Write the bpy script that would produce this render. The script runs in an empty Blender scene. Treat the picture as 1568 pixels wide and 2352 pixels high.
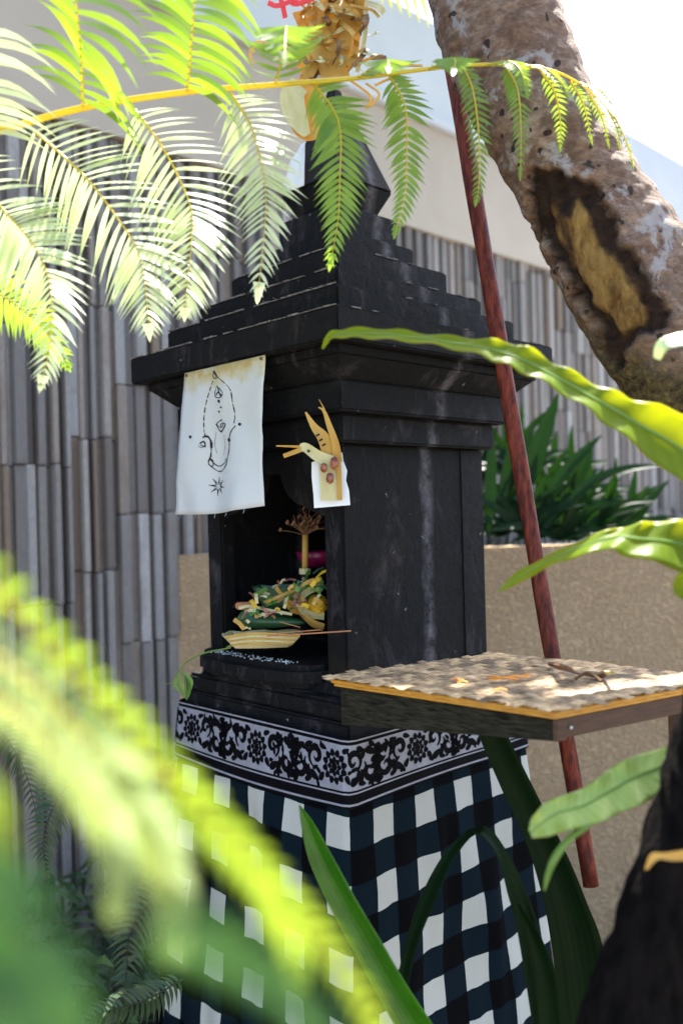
import bpy, bmesh, math, random
from mathutils import Vector, Matrix, noise
R = math.radians
random.seed(7)
sc = bpy.context.scene
col = sc.collection
EYE = 1.75
FPX = 2045.0           # focal length in units of a 1568 x 2352 frame
ROLL = 0.026
# ------------------------------------------------------------------ camera, sky, sun, exposure
cam = bpy.data.cameras.new('camera'); camo = bpy.data.objects.new('camera', cam); col.objects.link(camo)
cam.sensor_fit = 'HORIZONTAL'; cam.sensor_width = 24; cam.lens = 24*FPX/1568
cam.clip_start = 0.02; cam.clip_end = 500
cam.dof.use_dof = True; cam.dof.focus_distance = 1.75; cam.dof.aperture_fstop = 2.0
rv = Vector((math.cos(ROLL), 0, -math.sin(ROLL))); uv_ = Vector((math.sin(ROLL), 0, math.cos(ROLL))); fv = Vector((0, 1, 0))
camo.matrix_world = Matrix(((rv.x, uv_.x, 0, 0), (0, 0, -1, 0), (rv.z, uv_.z, 0, EYE), (0, 0, 0, 1)))
sc.camera = camo
SUN_EL, SUN_AZ = R(60), R(27)      # azimuth from +Y towards +X
world = bpy.data.worlds.new('World'); sc.world = world; world.use_nodes = True
wn = world.node_tree
sky = wn.nodes.new('ShaderNodeTexSky'); sky.sky_type = 'NISHITA'; sky.sun_disc = False
sky.sun_elevation = SUN_EL; sky.sun_rotation = SUN_AZ; sky.air_density = 1.0; sky.dust_density = 2.5; sky.ozone_density = 1.0
wn.nodes['Background'].inputs['Strength'].default_value = 0.13
wn.links.new(sky.outputs[0], wn.nodes['Background'].inputs['Color'])
sl = bpy.data.lights.new('sun', 'SUN'); sl.energy = 5.0; sl.angle = R(0.5); sl.color = (1, .95, .86)
so = bpy.data.objects.new('sun', sl); col.objects.link(so)
sd = Vector((math.sin(SUN_AZ)*math.cos(SUN_EL), math.cos(SUN_AZ)*math.cos(SUN_EL), math.sin(SUN_EL)))
so.rotation_euler = sd.to_track_quat('Z', 'Y').to_euler(); so.location = (0, 0, 8)
sc.view_settings.view_transform = 'Standard'; sc.view_settings.look = 'None'
sc.view_settings.gamma = 1; sc.view_settings.use_curve_mapping = False
sc.view_settings.exposure = 2.25
sc.cycles.max_bounces = 8; sc.cycles.transparent_max_bounces = 8

# ------------------------------------------------------------------ helpers
def P(x, y, d):
    """point seen at (x, y) of the 1568 x 2352 frame, d metres away"""
    return Vector((0, 0, EYE)) + d*((x-784)/FPX*rv - (y-1176)/FPX*uv_ + fv)
def pix(p):
    q = p - Vector((0, 0, EYE)); d = q.dot(fv)
    return 784 + FPX*q.dot(rv)/d, 1176 - FPX*q.dot(uv_)/d
eA = Vector((.717, .697, 0)); eB = Vector((-.697, .717, 0))
SC = Vector((.008, 2.09, EYE))
def S(a, b, z): return SC + a*eA + b*eB + Vector((0, 0, z))
WL = {}
def empty(name, loc):
    o = bpy.data.objects.new(name, None); col.objects.link(o); o.location = loc; o.empty_display_size = .05
    WL[o] = Vector(loc); return o
def tag(o, label=None, cat=None, group=None, kind=None):
    if label: o['label'] = label
    if cat: o['category'] = cat
    if group: o['group'] = group
    if kind: o['kind'] = kind
    return o
def thing(name, loc, label, cat, group=None): return tag(empty(name, loc), label, cat, group)
def link(name, me, loc, parent=None):
    o = bpy.data.objects.new(name, me); col.objects.link(o)
    if parent is not None: o.parent = parent; o.location = Vector(loc) - WL[parent]
    else: o.location = loc
    WL[o] = Vector(loc); return o
def mesh(name, vs, fs, m, parent=None, smooth=False, uvs=None, bevel=0, at=None):
    c = Vector(at) if at is not None else sum((Vector(v) for v in vs), Vector())/max(1, len(vs))
    me = bpy.data.meshes.new(name); me.from_pydata([tuple(Vector(v)-c) for v in vs], [], fs)
    if uvs:
        l = me.uv_layers.new(name='UVMap')
        for lp in me.loops: l.data[lp.index].uv = uvs[lp.vertex_index]
    if bevel:
        bm = bmesh.new(); bm.from_mesh(me)
        bmesh.ops.recalc_face_normals(bm, faces=bm.faces)
        bmesh.ops.bevel(bm, geom=[e for e in bm.edges if e.calc_face_angle(0) > .3], offset=bevel, segments=2, affect='EDGES', clamp_overlap=True)
        bm.to_mesh(me); bm.free()
    if isinstance(m, (list, tuple)):
        for k in m: me.materials.append(k)
    else: me.materials.append(m)
    if smooth:
        for p in me.polygons: p.use_smooth = True
    me.update()
    return link(name, me, c, parent)
class MB:
    def __init__(s): s.v = []; s.f = []
    def add(s, vs, fs):
        n = len(s.v); s.v += [Vector(v) for v in vs]; s.f += [tuple(i+n for i in f) for f in fs]
    def build(s, name, m, parent=None, **k): return mesh(name, s.v, s.f, m, parent, **k)
BF = [(0,3,2,1),(4,5,6,7),(0,1,5,4),(1,2,6,5),(2,3,7,6),(3,0,4,7)]
def hexa(lo, hi): return list(lo)+list(hi), BF
def sbox(a0, a1, b0, b1, z0, z1):
    return hexa([S(a0,b0,z0),S(a1,b0,z0),S(a1,b1,z0),S(a0,b1,z0)], [S(a0,b0,z1),S(a1,b0,z1),S(a1,b1,z1),S(a0,b1,z1)])
def frust(h0, z0, h1, z1):
    return hexa([S(-h0,-h0,z0),S(h0,-h0,z0),S(h0,h0,z0),S(-h0,h0,z0)], [S(-h1,-h1,z1),S(h1,-h1,z1),S(h1,h1,z1),S(-h1,h1,z1)])
def catmull(pts, n):
    pts = [Vector(p) for p in pts]; ex = [2*pts[0]-pts[1]]+pts+[2*pts[-1]-pts[-2]]
    out = []
    for i in range(n+1):
        t = i/n*(len(pts)-1); k = min(int(t), len(pts)-2); u = t-k
        a, b, c, d = ex[k:k+4]
        out.append(.5*((2*b)+(c-a)*u+(2*a-5*b+4*c-d)*u*u+(3*b-a-3*c+d)*u**3))
    return out
def tube(pts, rad, n=8, caps=True):
    vs, fs = [], []
    up = Vector((.31, .2, .93)); m = len(pts)
    for i, p in enumerate(pts):
        t = (pts[min(i+1, m-1)]-pts[max(i-1, 0)]).normalized()
        s = t.cross(up).normalized(); w = s.cross(t)
        r = rad(i/(m-1)) if callable(rad) else rad
        for j in range(n):
            a = 2*math.pi*j/n; vs.append(p + r*(math.cos(a)*s+math.sin(a)*w))
    for i in range(m-1):
        for j in range(n):
            fs.append((i*n+j, i*n+(j+1) % n, (i+1)*n+(j+1) % n, (i+1)*n+j))
    if caps: fs.append(tuple(range(n-1, -1, -1))); fs.append(tuple((m-1)*n+j for j in range(n)))
    return vs, fs
def ribbon(pts, wid, nrm, thick=.0, fold=0):
    """flat strip along pts; nrm = its face direction; real thickness when thick > 0"""
    m = len(pts); top = []
    for i, p in enumerate(pts):
        t = (pts[min(i+1, m-1)]-pts[max(i-1, 0)]).normalized()
        nn = nrm(i/(m-1)) if callable(nrm) else nrm
        s = t.cross(nn).normalized(); n2 = s.cross(t).normalized()
        w = wid(i/(m-1)) if callable(wid) else wid
        top.append((p+s*w/2+n2*fold*w, p, p-s*w/2+n2*fold*w, n2))
    vs, fs = [], []
    for a, b, c, n2 in top: vs += [a, b, c]
    for i in range(m-1):
        k = 3*i; fs += [(k, k+1, k+4, k+3), (k+1, k+2, k+5, k+4)]
    if thick:
        o = len(vs)
        for a, b, c, n2 in top: vs += [a-n2*thick, b-n2*thick, c-n2*thick]
        for i in range(m-1):
            k = 3*i+o; fs += [(k+3, k+4, k+1, k), (k+4, k+5, k+2, k+1)]
            k = 3*i; fs += [(k, k+3, k+3+o, k+o), (k+5, k+2, k+2+o, k+5+o)]
        k = 3*(m-1); fs += [(0, o, o+1, 1), (1, o+1, o+2, 2), (k+1, k+1+o, k+o, k), (k+2, k+2+o, k+1+o, k+1)]
    return vs, fs
# ------------------------------------------------------------------ materials
def newmat(name):
    m = bpy.data.materials.new(name); m.use_nodes = True
    nt = m.node_tree; return m, nt, nt.nodes['Principled BSDF']
def N(nt, t, **k):
    n = nt.nodes.new(t)
    for a, b in k.items():
        if hasattr(n, a): setattr(n, a, b)
    return n
def coords(nt, scale=(1, 1, 1), kind='pos', rot=(0, 0, 0)):
    mp = N(nt, 'ShaderNodeMapping'); mp.inputs['Scale'].default_value = scale; mp.inputs['Rotation'].default_value = rot
    if kind == 'pos': nt.links.new(N(nt, 'ShaderNodeNewGeometry').outputs['Position'], mp.inputs[0])
    else: nt.links.new(N(nt, 'ShaderNodeTexCoord').outputs[kind], mp.inputs[0])
    return mp.outputs[0]
def noi(nt, co, scale, detail=6, rough=.6, dist=0):
    n = N(nt, 'ShaderNodeTexNoise'); n.inputs['Scale'].default_value = scale; n.inputs['Detail'].default_value = detail
    n.inputs['Roughness'].default_value = rough; n.inputs['Distortion'].default_value = dist
    nt.links.new(co, n.inputs['Vector']); return n.outputs['Fac']
def ramp(nt, fac, stops):
    r = N(nt, 'ShaderNodeValToRGB'); e = r.color_ramp.elements
    while len(e) < len(stops): e.new(.5)
    for k, (p, c) in zip(e, stops):
        k.position = p; k.color = (*c, 1) if len(c) == 3 else c
    nt.links.new(fac, r.inputs[0]); return r.outputs[0]
def mix(nt, fac, a, b, mode='MIX'):
    n = N(nt, 'ShaderNodeMix', data_type='RGBA', blend_type=mode)
    for s, v in ((n.inputs[0], fac), (n.inputs[6], a), (n.inputs[7], b)):
        if isinstance(v, (int, float)): s.default_value = v
        elif isinstance(v, tuple): s.default_value = (*v, 1)
        else: nt.links.new(v, s)
    return n.outputs[2]
def mth(nt, op, a, b=0.0, c=0.0):
    n = N(nt, 'ShaderNodeMath', operation=op)
    for s, v in zip(n.inputs, (a, b, c)):
        if isinstance(v, (int, float)): s.default_value = v
        else: nt.links.new(v, s)
    return n.outputs[0]
def bump(nt, b, h, st=.3, dist=.004):
    n = N(nt, 'ShaderNodeBump'); n.inputs['Strength'].default_value = st; n.inputs['Distance'].default_value = dist
    nt.links.new(h, n.inputs['Height']); nt.links.new(n.outputs[0], b.inputs['Normal'])
def lowspec(m, v): m.node_tree.nodes['Principled BSDF'].inputs['Specular IOR Level'].default_value = v; return m
def basic(name, c1, c2, scale=20, rough=.7, bst=.3, bd=.002, stretch=(1, 1, 1), lo=.35, hi=.65, bscale=None, spec=.5, detail=6):
    m, nt, b = newmat(name); co = coords(nt, stretch)
    f = noi(nt, co, scale, detail); nt.links.new(ramp(nt, f, [(lo, c1), (hi, c2)]), b.inputs['Base Color'])
    b.inputs['Roughness'].default_value = rough; b.inputs['Specular IOR Level'].default_value = spec
    if bst: bump(nt, b, noi(nt, co, bscale or scale*3), bst, bd)
    return m
def leafmat(name, c1, c2, tr, trans=.4, rough=.35, scale=30, spec=.5, stretch=(1, 1, 1), bst=.2, veins=None):
    m, nt, b = newmat(name); co = coords(nt, stretch); f = noi(nt, co, scale, 4)
    if veins:
        sp = N(nt, 'ShaderNodeSeparateXYZ'); nt.links.new(N(nt, 'ShaderNodeUVMap').outputs[0], sp.inputs[0])
        if veins > 0: ph = mth(nt, 'ADD', mth(nt, 'MULTIPLY', sp.outputs[0], float(veins)), mth(nt, 'MULTIPLY', mth(nt, 'ABSOLUTE', mth(nt, 'SUBTRACT', sp.outputs[1], .5)), -14.0))
        else: ph = mth(nt, 'MULTIPLY', sp.outputs[1], float(-veins))
        ve = mth(nt, 'MULTIPLY', mth(nt, 'ADD', mth(nt, 'SINE', ph), 1.0), .5)
        f = mth(nt, 'ADD', mth(nt, 'MULTIPLY', f, .72), mth(nt, 'MULTIPLY', ve, .28))
    c = ramp(nt, f, [(.3, c1), (.7, c2)])
    if veins and veins > 0: c = mix(nt, ramp(nt, noi(nt, co, 34, 5, .7), [(.66, (0, 0, 0)), (.72, (.75,)*3)]), c, (.12, .07, .02)); c = mix(nt, mth(nt, 'GREATER_THAN', mth(nt, 'ABSOLUTE', mth(nt, 'SUBTRACT', sp.outputs[1], .5)), .485), c, (.22, .14, .04))
    nt.links.new(c, b.inputs['Base Color'])
    b.inputs['Roughness'].default_value = rough; b.inputs['Specular IOR Level'].default_value = spec
    if bst: bump(nt, b, noi(nt, co, scale*4), bst, .001)
    t = N(nt, 'ShaderNodeBsdfTranslucent')
    nt.links.new(mix(nt, f, tr, tuple(x*.75 for x in tr)), t.inputs['Color'])
    ms = N(nt, 'ShaderNodeMixShader'); ms.inputs[0].default_value = trans
    nt.links.new(b.outputs[0], ms.inputs[1]); nt.links.new(t.outputs[0], ms.inputs[2])
    nt.links.new(ms.outputs[0], nt.nodes['Material Output'].inputs['Surface']); return m

def matstrip(name, c1, c2, *a, **k):
    m = basic(name, c1, c2, *a, **k); nt = m.node_tree; b = nt.nodes['Principled BSDF']; src = b.inputs['Base Color'].links[0].from_socket
    r = N(nt, 'ShaderNodeObjectInfo').outputs['Random']; n2 = noi(nt, coords(nt), 24, 3)
    v = ramp(nt, mth(nt, 'ADD', mth(nt, 'MULTIPLY', r, .5), mth(nt, 'MULTIPLY', n2, .6)), [(.3, (.22, .19, .17)), (.75, (1.25, 1.2, 1.12))])
    nt.links.new(mix(nt, 1.0, src, v, 'MULTIPLY'), b.inputs['Base Color']); return m
def stone():
    m, nt, b = newmat('lava_stone'); co = coords(nt)
    g = noi(nt, co, 420, 3, .7); big = noi(nt, co, 7, 8, .65, .6)
    base = ramp(nt, g, [(.35, (.0022, .0024, .0028)), (.72, (.0095, .0098, .0112))])
    st = noi(nt, coords(nt, (9, 9, 4)), 1.6, 9, .75, .8)
    base = mix(nt, ramp(nt, st, [(.54, (0, 0, 0)), (.74, (.9,)*3)]), base, (.065, .058, .066))
    base = mix(nt, ramp(nt, big, [(.58, (0, 0, 0)), (.78, (.6,)*3)]), base, (.034, .024, .014))
    dp = N(nt, 'ShaderNodeVectorMath', operation='DOT_PRODUCT'); nt.links.new(co, dp.inputs[0]); dp.inputs[1].default_value = (.717, .697, 0)
    off = mth(nt, 'ADD', dp.outputs['Value'], -(.008*.717+2.09*.697+.030)); off = mth(nt, 'ADD', off, mth(nt, 'MULTIPLY', mth(nt, 'SUBTRACT', big, .5), .05))
    sk = mth(nt, 'SUBTRACT', 1.0, mth(nt, 'MULTIPLY', mth(nt, 'ABSOLUTE', off), 42.0)); sk = mth(nt, 'MULTIPLY', mth(nt, 'MAXIMUM', sk, 0.0), ramp(nt, noi(nt, co, 26, 7, .8), [(.38, (0, 0, 0)), (.62, (.9,)*3)]))
    base = mix(nt, sk, base, (.16, .15, .165))
    fl = noi(nt, co, 60, 2, .4); base = mix(nt, ramp(nt, fl, [(.75, (0, 0, 0)), (.77, (.8,)*3)]), base, (.2, .19, .18))
    nt.links.new(base, b.inputs['Base Color']); b.inputs['Roughness'].default_value = .65; b.inputs['Specular IOR Level'].default_value = .2
    h = mth(nt, 'ADD', g, mth(nt, 'MULTIPLY', noi(nt, co, 38, 6), 2.4)); bump(nt, b, h, .8, .003); return m
STONE = stone()
def strips():
    m, nt, b = newmat('split_stone'); oi = N(nt, 'ShaderNodeObjectInfo'); geo = N(nt, 'ShaderNodeNewGeometry')
    rnd = mth(nt, 'FRACT', mth(nt, 'ADD', oi.outputs['Random'], geo.outputs['Random Per Island']))
    base = ramp(nt, rnd, [(0, (.09, .066, .050)), (.18, (.28, .262, .25)), (.33, (.13, .112, .105)), (.50, (.44, .425, .41)), (.68, (.20, .145, .10)), (.82, (.37, .36, .35)), (.95, (.17, .158, .15))])
    nt.nodes[-1]
    co = coords(nt, (1, 1, .35)); g = noi(nt, co, 130, 6, .7); g2 = noi(nt, co, 14, 4)
    base = mix(nt, ramp(nt, g, [(.3, (.45,)*3), (.7, (0, 0, 0))]), base, (.07, .06, .056))
    base = mix(nt, ramp(nt, g2, [(.5, (0, 0, 0)), (.75, (.45,)*3)]), base, (.12, .085, .06))
    nt.links.new(base, b.inputs['Base Color']); b.inputs['Roughness'].default_value = .8
    bump(nt, b, g, .5, .003); return m
SPLIT = strips()
FLECK = basic('pale_flecks', (.05, .045, .045), (.22, .20, .19), 60, .9, .3)
def stucco():
    m, nt, b = newmat('stucco'); co = coords(nt)
    f = noi(nt, co, 3, 5); nt.links.new(ramp(nt, f, [(.3, (.48, .33, .185)), (.7, (.55, .39, .23))]), b.inputs['Base Color'])
    b.inputs['Roughness'].default_value = .9
    v = noi(nt, coords(nt, (1, 1, 1.3)), 85, 3, .5)
    src = b.inputs['Base Color'].links[0].from_socket; nt.links.new(mix(nt, 1.0, src, ramp(nt, v, [(.34, (.84,)*3), (.62, (1.06,)*3)]), 'MULTIPLY'), b.inputs['Base Color']); bump(nt, b, ramp(nt, v, [(.38, (0, 0, 0)), (.62, (1, 1, 1))]), .9, .010); return m
STUCCO = stucco()
BEIGE = basic('beige_render', (.37, .32, .26), (.40, .35, .285), 4, .85, .15, .002, bscale=90)
FASCIA = basic('pale_grey_paint', (.44, .47, .50), (.48, .51, .54), 3, .7, .05, .001, bscale=60)
SOIL = basic('soil', (.02, .015, .01), (.06, .045, .03), 12, .95, .8, .02)
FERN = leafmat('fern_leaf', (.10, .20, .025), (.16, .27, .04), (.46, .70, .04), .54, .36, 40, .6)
FERNSUN = leafmat('fern_leaf_sunpaint', (.68, .74, .42), (.76, .80, .54), (.70, .82, .36), .45, .38, 40, .8)  # whitening of full sun put into the leaf colour
RIB = leafmat('fern_rib', (.55, .46, .03), (.66, .54, .05), (.90, .75, .05), .45, .35, 20)
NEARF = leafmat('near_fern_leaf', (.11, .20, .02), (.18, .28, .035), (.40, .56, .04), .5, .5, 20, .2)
VEIL = leafmat('fern_leaf_shadepaint', (.05, .12, .04), (.075, .16, .055), (.10, .24, .04), .3, .6, 20, .08)  # darker copy of the fern green, shade mixed into the colour
NEARPALE = leafmat('near_fern_leaf_sunpaint', (.30, .38, .14), (.42, .50, .22), (.50, .62, .16), .5, .45, 20, .3)  # paler copy of the near leaf, sunlight painted into its colour
SPRIG = leafmat('sprig_green', (.14, .26, .05), (.22, .36, .08), (.40, .60, .08), .4, .4, 30)
FERNDARK = leafmat('fern_leaf_dark', (.012, .035, .012), (.025, .06, .015), (.05, .11, .02), .2, .5, 40)  # fern green darkened so the colour itself carries the shade
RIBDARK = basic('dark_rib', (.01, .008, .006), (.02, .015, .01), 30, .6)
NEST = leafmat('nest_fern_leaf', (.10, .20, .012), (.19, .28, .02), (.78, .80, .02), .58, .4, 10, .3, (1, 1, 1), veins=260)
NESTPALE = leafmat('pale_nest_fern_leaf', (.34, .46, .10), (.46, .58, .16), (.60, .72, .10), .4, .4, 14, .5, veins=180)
STRAP = leafmat('strap_leaf', (.006, .055, .002), (.07, .24, .008), (.15, .55, .015), .4, .3, 14, veins=-60)
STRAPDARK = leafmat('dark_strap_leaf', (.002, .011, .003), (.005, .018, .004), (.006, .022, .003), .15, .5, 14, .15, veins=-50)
BROADDARK = leafmat('broad_dark_leaf', (.06, .13, .07), (.08, .16, .08), (.04, .10, .03), .15, .6, 5, .3)
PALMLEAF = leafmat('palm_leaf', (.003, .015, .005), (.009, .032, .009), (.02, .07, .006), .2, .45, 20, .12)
YPALM = leafmat('yellow_palm_leaf', (.35, .38, .03), (.45, .45, .05), (.60, .60, .05), .5, .4, 20)
STRAW = leafmat('dry_palm_leaf', (.55, .32, .06), (.70, .48, .14), (.75, .46, .07), .35, .6, 40, .3, (1, 1, .3))
STRAWD = basic('straw_shadepaint', (.09, .04, .015), (.25, .13, .04), 60, .8)  # straw darkened, shade put into its colour
PALE = leafmat('pale_palm_leaf', (.55, .50, .22), (.68, .62, .36), (.5, .45, .2), .2, .5, 60, .3, (1, 1, .4))
GOLDW = basic('golden_ply', (.42, .19, .018), (.62, .33, .04), 14, .45, .2, .001, (3, 3, 30))
BROWNW = basic('dark_brown_wood', (.035, .014, .007), (.075, .032, .014), 10, .5, .3, .001, (2, 2, 14))
MOSSW = basic('weathered_grey_wood', (.006, .0058, .0035), (.040, .038, .025), 12, .85, .7, .004, (3, 3, 22))
POLE = basic('red_brown_wood', (.055, .009, .006), (.19, .036, .018), 14, .6, .5, .002, (8, 8, 1.5), lo=.4, hi=.62, spec=.25)
MATM = matstrip('bleached_palm_strip', (.20, .125, .058), (.60, .45, .26), 70, .75, .5, .002, lo=.3, hi=.7)
CLOTHW = basic('white_cotton', (.62, .66, .68), (.68, .72, .74), 5, .9, .25, .0006, bscale=900)
PAPER = basic('white_paper', (.70, .74, .76), (.76, .80, .82), 5, .8, .1, .001)
INK = basic('ink', (.012, .012, .016), (.02, .02, .025), 20, .8, 0)
SILVER = basic('silver_print', (.20, .205, .24), (.28, .29, .335), 25, .4, .1, .0005)
BLACKC = basic('black_cloth', (.0012, .0012, .002), (.003, .003, .005), 30, .7, .2, .0006, bscale=700)
for m_ in (BLACKC,): lowspec(m_, .08)
ORANGE = leafmat('orange_petal', (.75, .22, .01), (.85, .35, .02), (.8, .3, .01), .3, .6, 60)
YELLOW = leafmat('yellow_petal', (.75, .45, .02), (.85, .60, .04), (.8, .5, .02), .3, .6, 90)
PINK = basic('pink_plastic', (.16, .004, .045), (.22, .008, .06), 5, .3, 0)
RED = basic('red_ribbon', (.60, .02, .02), (.72, .04, .03), 5, .4, 0)
BROWNB = basic('brown_twig', (.10, .05, .02), (.22, .11, .05), 40, .8)
INCENSE = basic('incense_stick', (.38, .15, .06), (.48, .22, .10), 40, .7)
BUDM = basic('crimson_bud', (.16, .02, .035), (.36, .16, .08), 90, .45)
BLACKT = basic('black_fibrous_trunk', (.003, .003, .003), (.012, .009, .008), 18, .95, 1, .02, (3, 3, .6), bscale=40)
GREENB = leafmat('green_banana_leaf', (.012, .06, .03), (.03, .11, .035), (.04, .14, .02), .15, .35, 12, .5, (1, 1, 12))

lowspec(BLACKT, .06); lowspec(STRAPDARK, .08); lowspec(STONE, .16); lowspec(NEST, .15); lowspec(MOSSW, .15)
BOUNCEBED = basic('bounce_pebbles', (.35, .33, .30), (.55, .53, .50), 60, .9, .8, .01)
# ------------------------------------------------------------------ ground
g = mesh('ground', [(-60, -60, 0), (60, -60, 0), (60, 60, 0), (-60, 60, 0)], [(0, 1, 2, 3)], SOIL); tag(g, kind='structure')
BOUNCEPAVE = basic('bounce_paving', (.22, .19, .15), (.30, .26, .21), 3, .9, .3, .004, bscale=60)
tag(mesh('bounce_path', [(-7, -8, .004), (7, -8, .004), (7, .7, .004), (-7, .7, .004)], [(0, 1, 2, 3)], BOUNCEPAVE), kind='structure')  # unseen pale sheet added behind the camera for warm bounce light

# ------------------------------------------------------------------ house wall with split-stone cladding
WN = Vector((.697, -.717, 0))                         # faces the garden
W0 = Vector((-1.094, 2.87, 0))
def Wp(s, z, o=0): return W0 + s*eA + WN*o + Vector((0, 0, z))
house = thing('house_wall', Wp(2.5, 0), 'house wall clad in upright split stone strips under a beige band and pale grey fascia', 'wall')
def wbox(s0, s1, z0, z1, o0, o1):
    return hexa([Wp(s0, z0, o1), Wp(s1, z0, o1), Wp(s1, z0, o0), Wp(s0, z0, o0)], [Wp(s0, z1, o1), Wp(s1, z1, o1), Wp(s1, z1, o0), Wp(s0, z1, o0)])
TOPZ = EYE + 1.345
mesh('backing_wall', *wbox(-3.5, 9, 0, TOPZ+.05, -.25, -.006), BROWNW, house)
mesh('beige_band', *wbox(-3.5, 9, TOPZ, EYE+1.86, -.24, .05), BEIGE, house)
mesh('ledge', *wbox(-3.5, 9, EYE+1.862, EYE+1.91, -.24, .085), FASCIA, house, bevel=.004)
mesh('fascia', *wbox(-3.5, 9, EYE+1.912, EYE+2.375, -.24, .065), FASCIA, house, bevel=.004)
cand = []
s = -.9; k = 0; colw = 0; off = 0
rs = random.Random(3)
while s < 6.4:
    if colw <= 0: colw = rs.choice((6, 7, 8, 9)); off = rs.uniform(0, .46)
    w = rs.choice((.014, .018, .022, .026, .032, .038)); z1 = TOPZ - .004
    z = TOPZ - off + (0 if off < .05 else 0); joints = [TOPZ-.003]
    while z > .3: joints.append(z + rs.uniform(-.006, .006)); z -= .46 if s < 1.9 else .46*rs.choice((1, 2, 3))
    joints.append(.02); joints = sorted(set(joints), reverse=True)
    for a, b in zip(joints, joints[1:]):
        if a-b < .03: continue
        cand.append((s, w, b+.003, a-.002, (rs.choice((.004, .008, .014)) if k % 2 else rs.choice((.024, .032, .040)))+rs.uniform(0, .006)))
    s += w + rs.choice((.001, .002, .004, .008, .010)); colw -= 1; k += 1
ub = bpy.data.meshes.new('stone_strip')
bm = bmesh.new(); bmesh.ops.create_cube(bm, size=1); bmesh.ops.bevel(bm, geom=list(bm.edges), offset=.03, segments=1, affect='EDGES'); bm.to_mesh(ub); bm.free()
ub.materials.append(SPLIT)
def vis(c):
    s, w, z0, z1, p = c; best = 0
    for z in (z0, (z0+z1)/2, z1):
        x, y = pix(Wp(s+w/2, z, p))
        if -10 < x < 1578 and -10 < y < 1800 and not (480 < x < 1130 and 560 < y) and not (x > 365 and y > 1260): best += 1
    d = Wp(s, 1, 0).y
    return best/d/d*w*(z1-z0)
cand.sort(key=vis, reverse=True)
ang = math.atan2(eA.y, eA.x)
far = MB()
for i, (s, w, z0, z1, p) in enumerate(cand):
    if i < 300:
        o = link('stone_strip', ub, Wp(s+w/2, (z0+z1)/2, (p-.02)/2), house)
        o.scale = (w, p+.02, z1-z0); o.rotation_euler.z = ang
    else: far.add(*wbox(s, s+w, z0, z1, -.02, p))
tag(far.build('distant_stone_strips', SPLIT, house), kind='stuff')

# ------------------------------------------------------------------ planter wall
pl = MB()
px0 = P(365, 1277, 3.3).x
pl.add(*hexa([(px0, 3.3, 0), (6, 3.3, 0), (6, 3.45, 0), (px0, 3.45, 0)], [(px0, 3.3, EYE-.145), (6, 3.3, EYE-.145), (6, 3.45, EYE-.145), (px0, 3.45, EYE-.145)]))
tag(pl.build('planter_wall', STUCCO, bevel=.006), 'low tan stucco planter wall with rough render behind the shrine', 'garden wall')
sv = [(px0+.02, 3.45, EYE-.2), (6, 3.45, EYE-.2), (6, 8.5, EYE-.2), (px0+.3, 3.7, EYE-.2)]
tag(mesh('planter_bounce', sv, [(0, 1, 2, 3)], BOUNCEBED), kind='structure')  # unseen pale bed, added to bounce sun onto the cladding

# ------------------------------------------------------------------ shrine
shrine = thing('stone_shrine', S(0, 0, -EYE), 'black lava stone shrine with stepped pyramid roof and open niche, cloth round its base', 'shrine')
def spart(name, geo, bev=.004): return mesh(name, *geo, STONE, shrine, bevel=bev)
tiers = [(.2885, .3745, .435), (.2355, .435, .4875), (.180, .4875, .5535), (.1257, .5535, .612), (.099, .612, .681)]
spart('eave_slab', frust(.351, .313, .351, .374), .004)
for h, z0, z1 in tiers: spart('roof_tier', frust(h, z0+.001, h, z1), .005)
spart('finial', frust(.062, .682, .093, .745), .003)
fu = spart('finial_cap', frust(.093, .746, .040, .90), .003)
spart('finial_tip', frust(.032, .901, .012, .99), .003)
spart('eave_moulding', frust(.322, .295, .322, .3125), .002)
spart('cove', frust(.2755, .2565, .318, .2945), .002)
spart('cornice', frust(.2755, .195, .2755, .256), .005)
spart('frieze', frust(.251, .137, .251, .194), .005)
zb, zt = -.34, .1365
spart('niche_back', sbox(.19, .226, -.226, .226, zb, zt))
spart('side_wall', sbox(-.226, .189, -.226, -.19, zb, zt))
spart('side_wall', sbox(-.226, .189, .19, .226, zb, zt))
spart('corner_pillar', sbox(-.231, -.19, -.2295, -.172, zb+.001, zt-.001), .005)
spart('corner_pillar', sbox(-.231, -.19, .172, .2295, zb+.001, zt-.001), .005)
spart('pilaster', sbox(.150, .230, -.2285, -.2265, zb+.002, zt-.002), .002)
# arched lintel with a stepped curl
lin = MB(); n = 24; prof = []
for i in range(n+1):
    t = i/n; b = .172-.344*t; u = abs(t-.5)*2
    prof.append((b, .055 - .085*max(0, u-.25)**.6*(.9 if u > .55 else 1) + (.03 if u < .25 else 0)))
for i in range(n):
    b0, z0 = prof[i]; b1, z1 = prof[i+1]
    lin.add(*hexa([S(-.222, b0, z0), S(-.222, b1, z1), S(-.195, b1, z1), S(-.195, b0, z0)], [S(-.222, b0, zt-.002), S(-.222, b1, zt-.002), S(-.195, b1, zt-.002), S(-.195, b0, zt-.002)]))
lin.build('arch_lintel', STONE, shrine)
def bow(z0, z1, bulge, bl, name, bev):
    pts = []
    for i in range(21):
        t = i/20; u = 2*t-1; b = -.171+(bl+.171)*t
        pts.append((-.23-bulge*(1-abs(u)**2.8)**.5, b))
    pts = [(-.10, -.171)]+pts+[(-.10, bl)]
    m = len(pts); vs = [S(a, b, z0) for a, b in pts]+[S(a, b, z1) for a, b in pts]
    fs = [tuple(range(m)), tuple(range(2*m-1, m-1, -1))]+[(i, i+m, (i+1) % m+m, (i+1) % m) for i in range(m)]
    mesh(name, vs, fs, STONE, shrine, bevel=bev)
bow(-.358, -.311, .068, .246, 'niche_shelf', .012)
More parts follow.
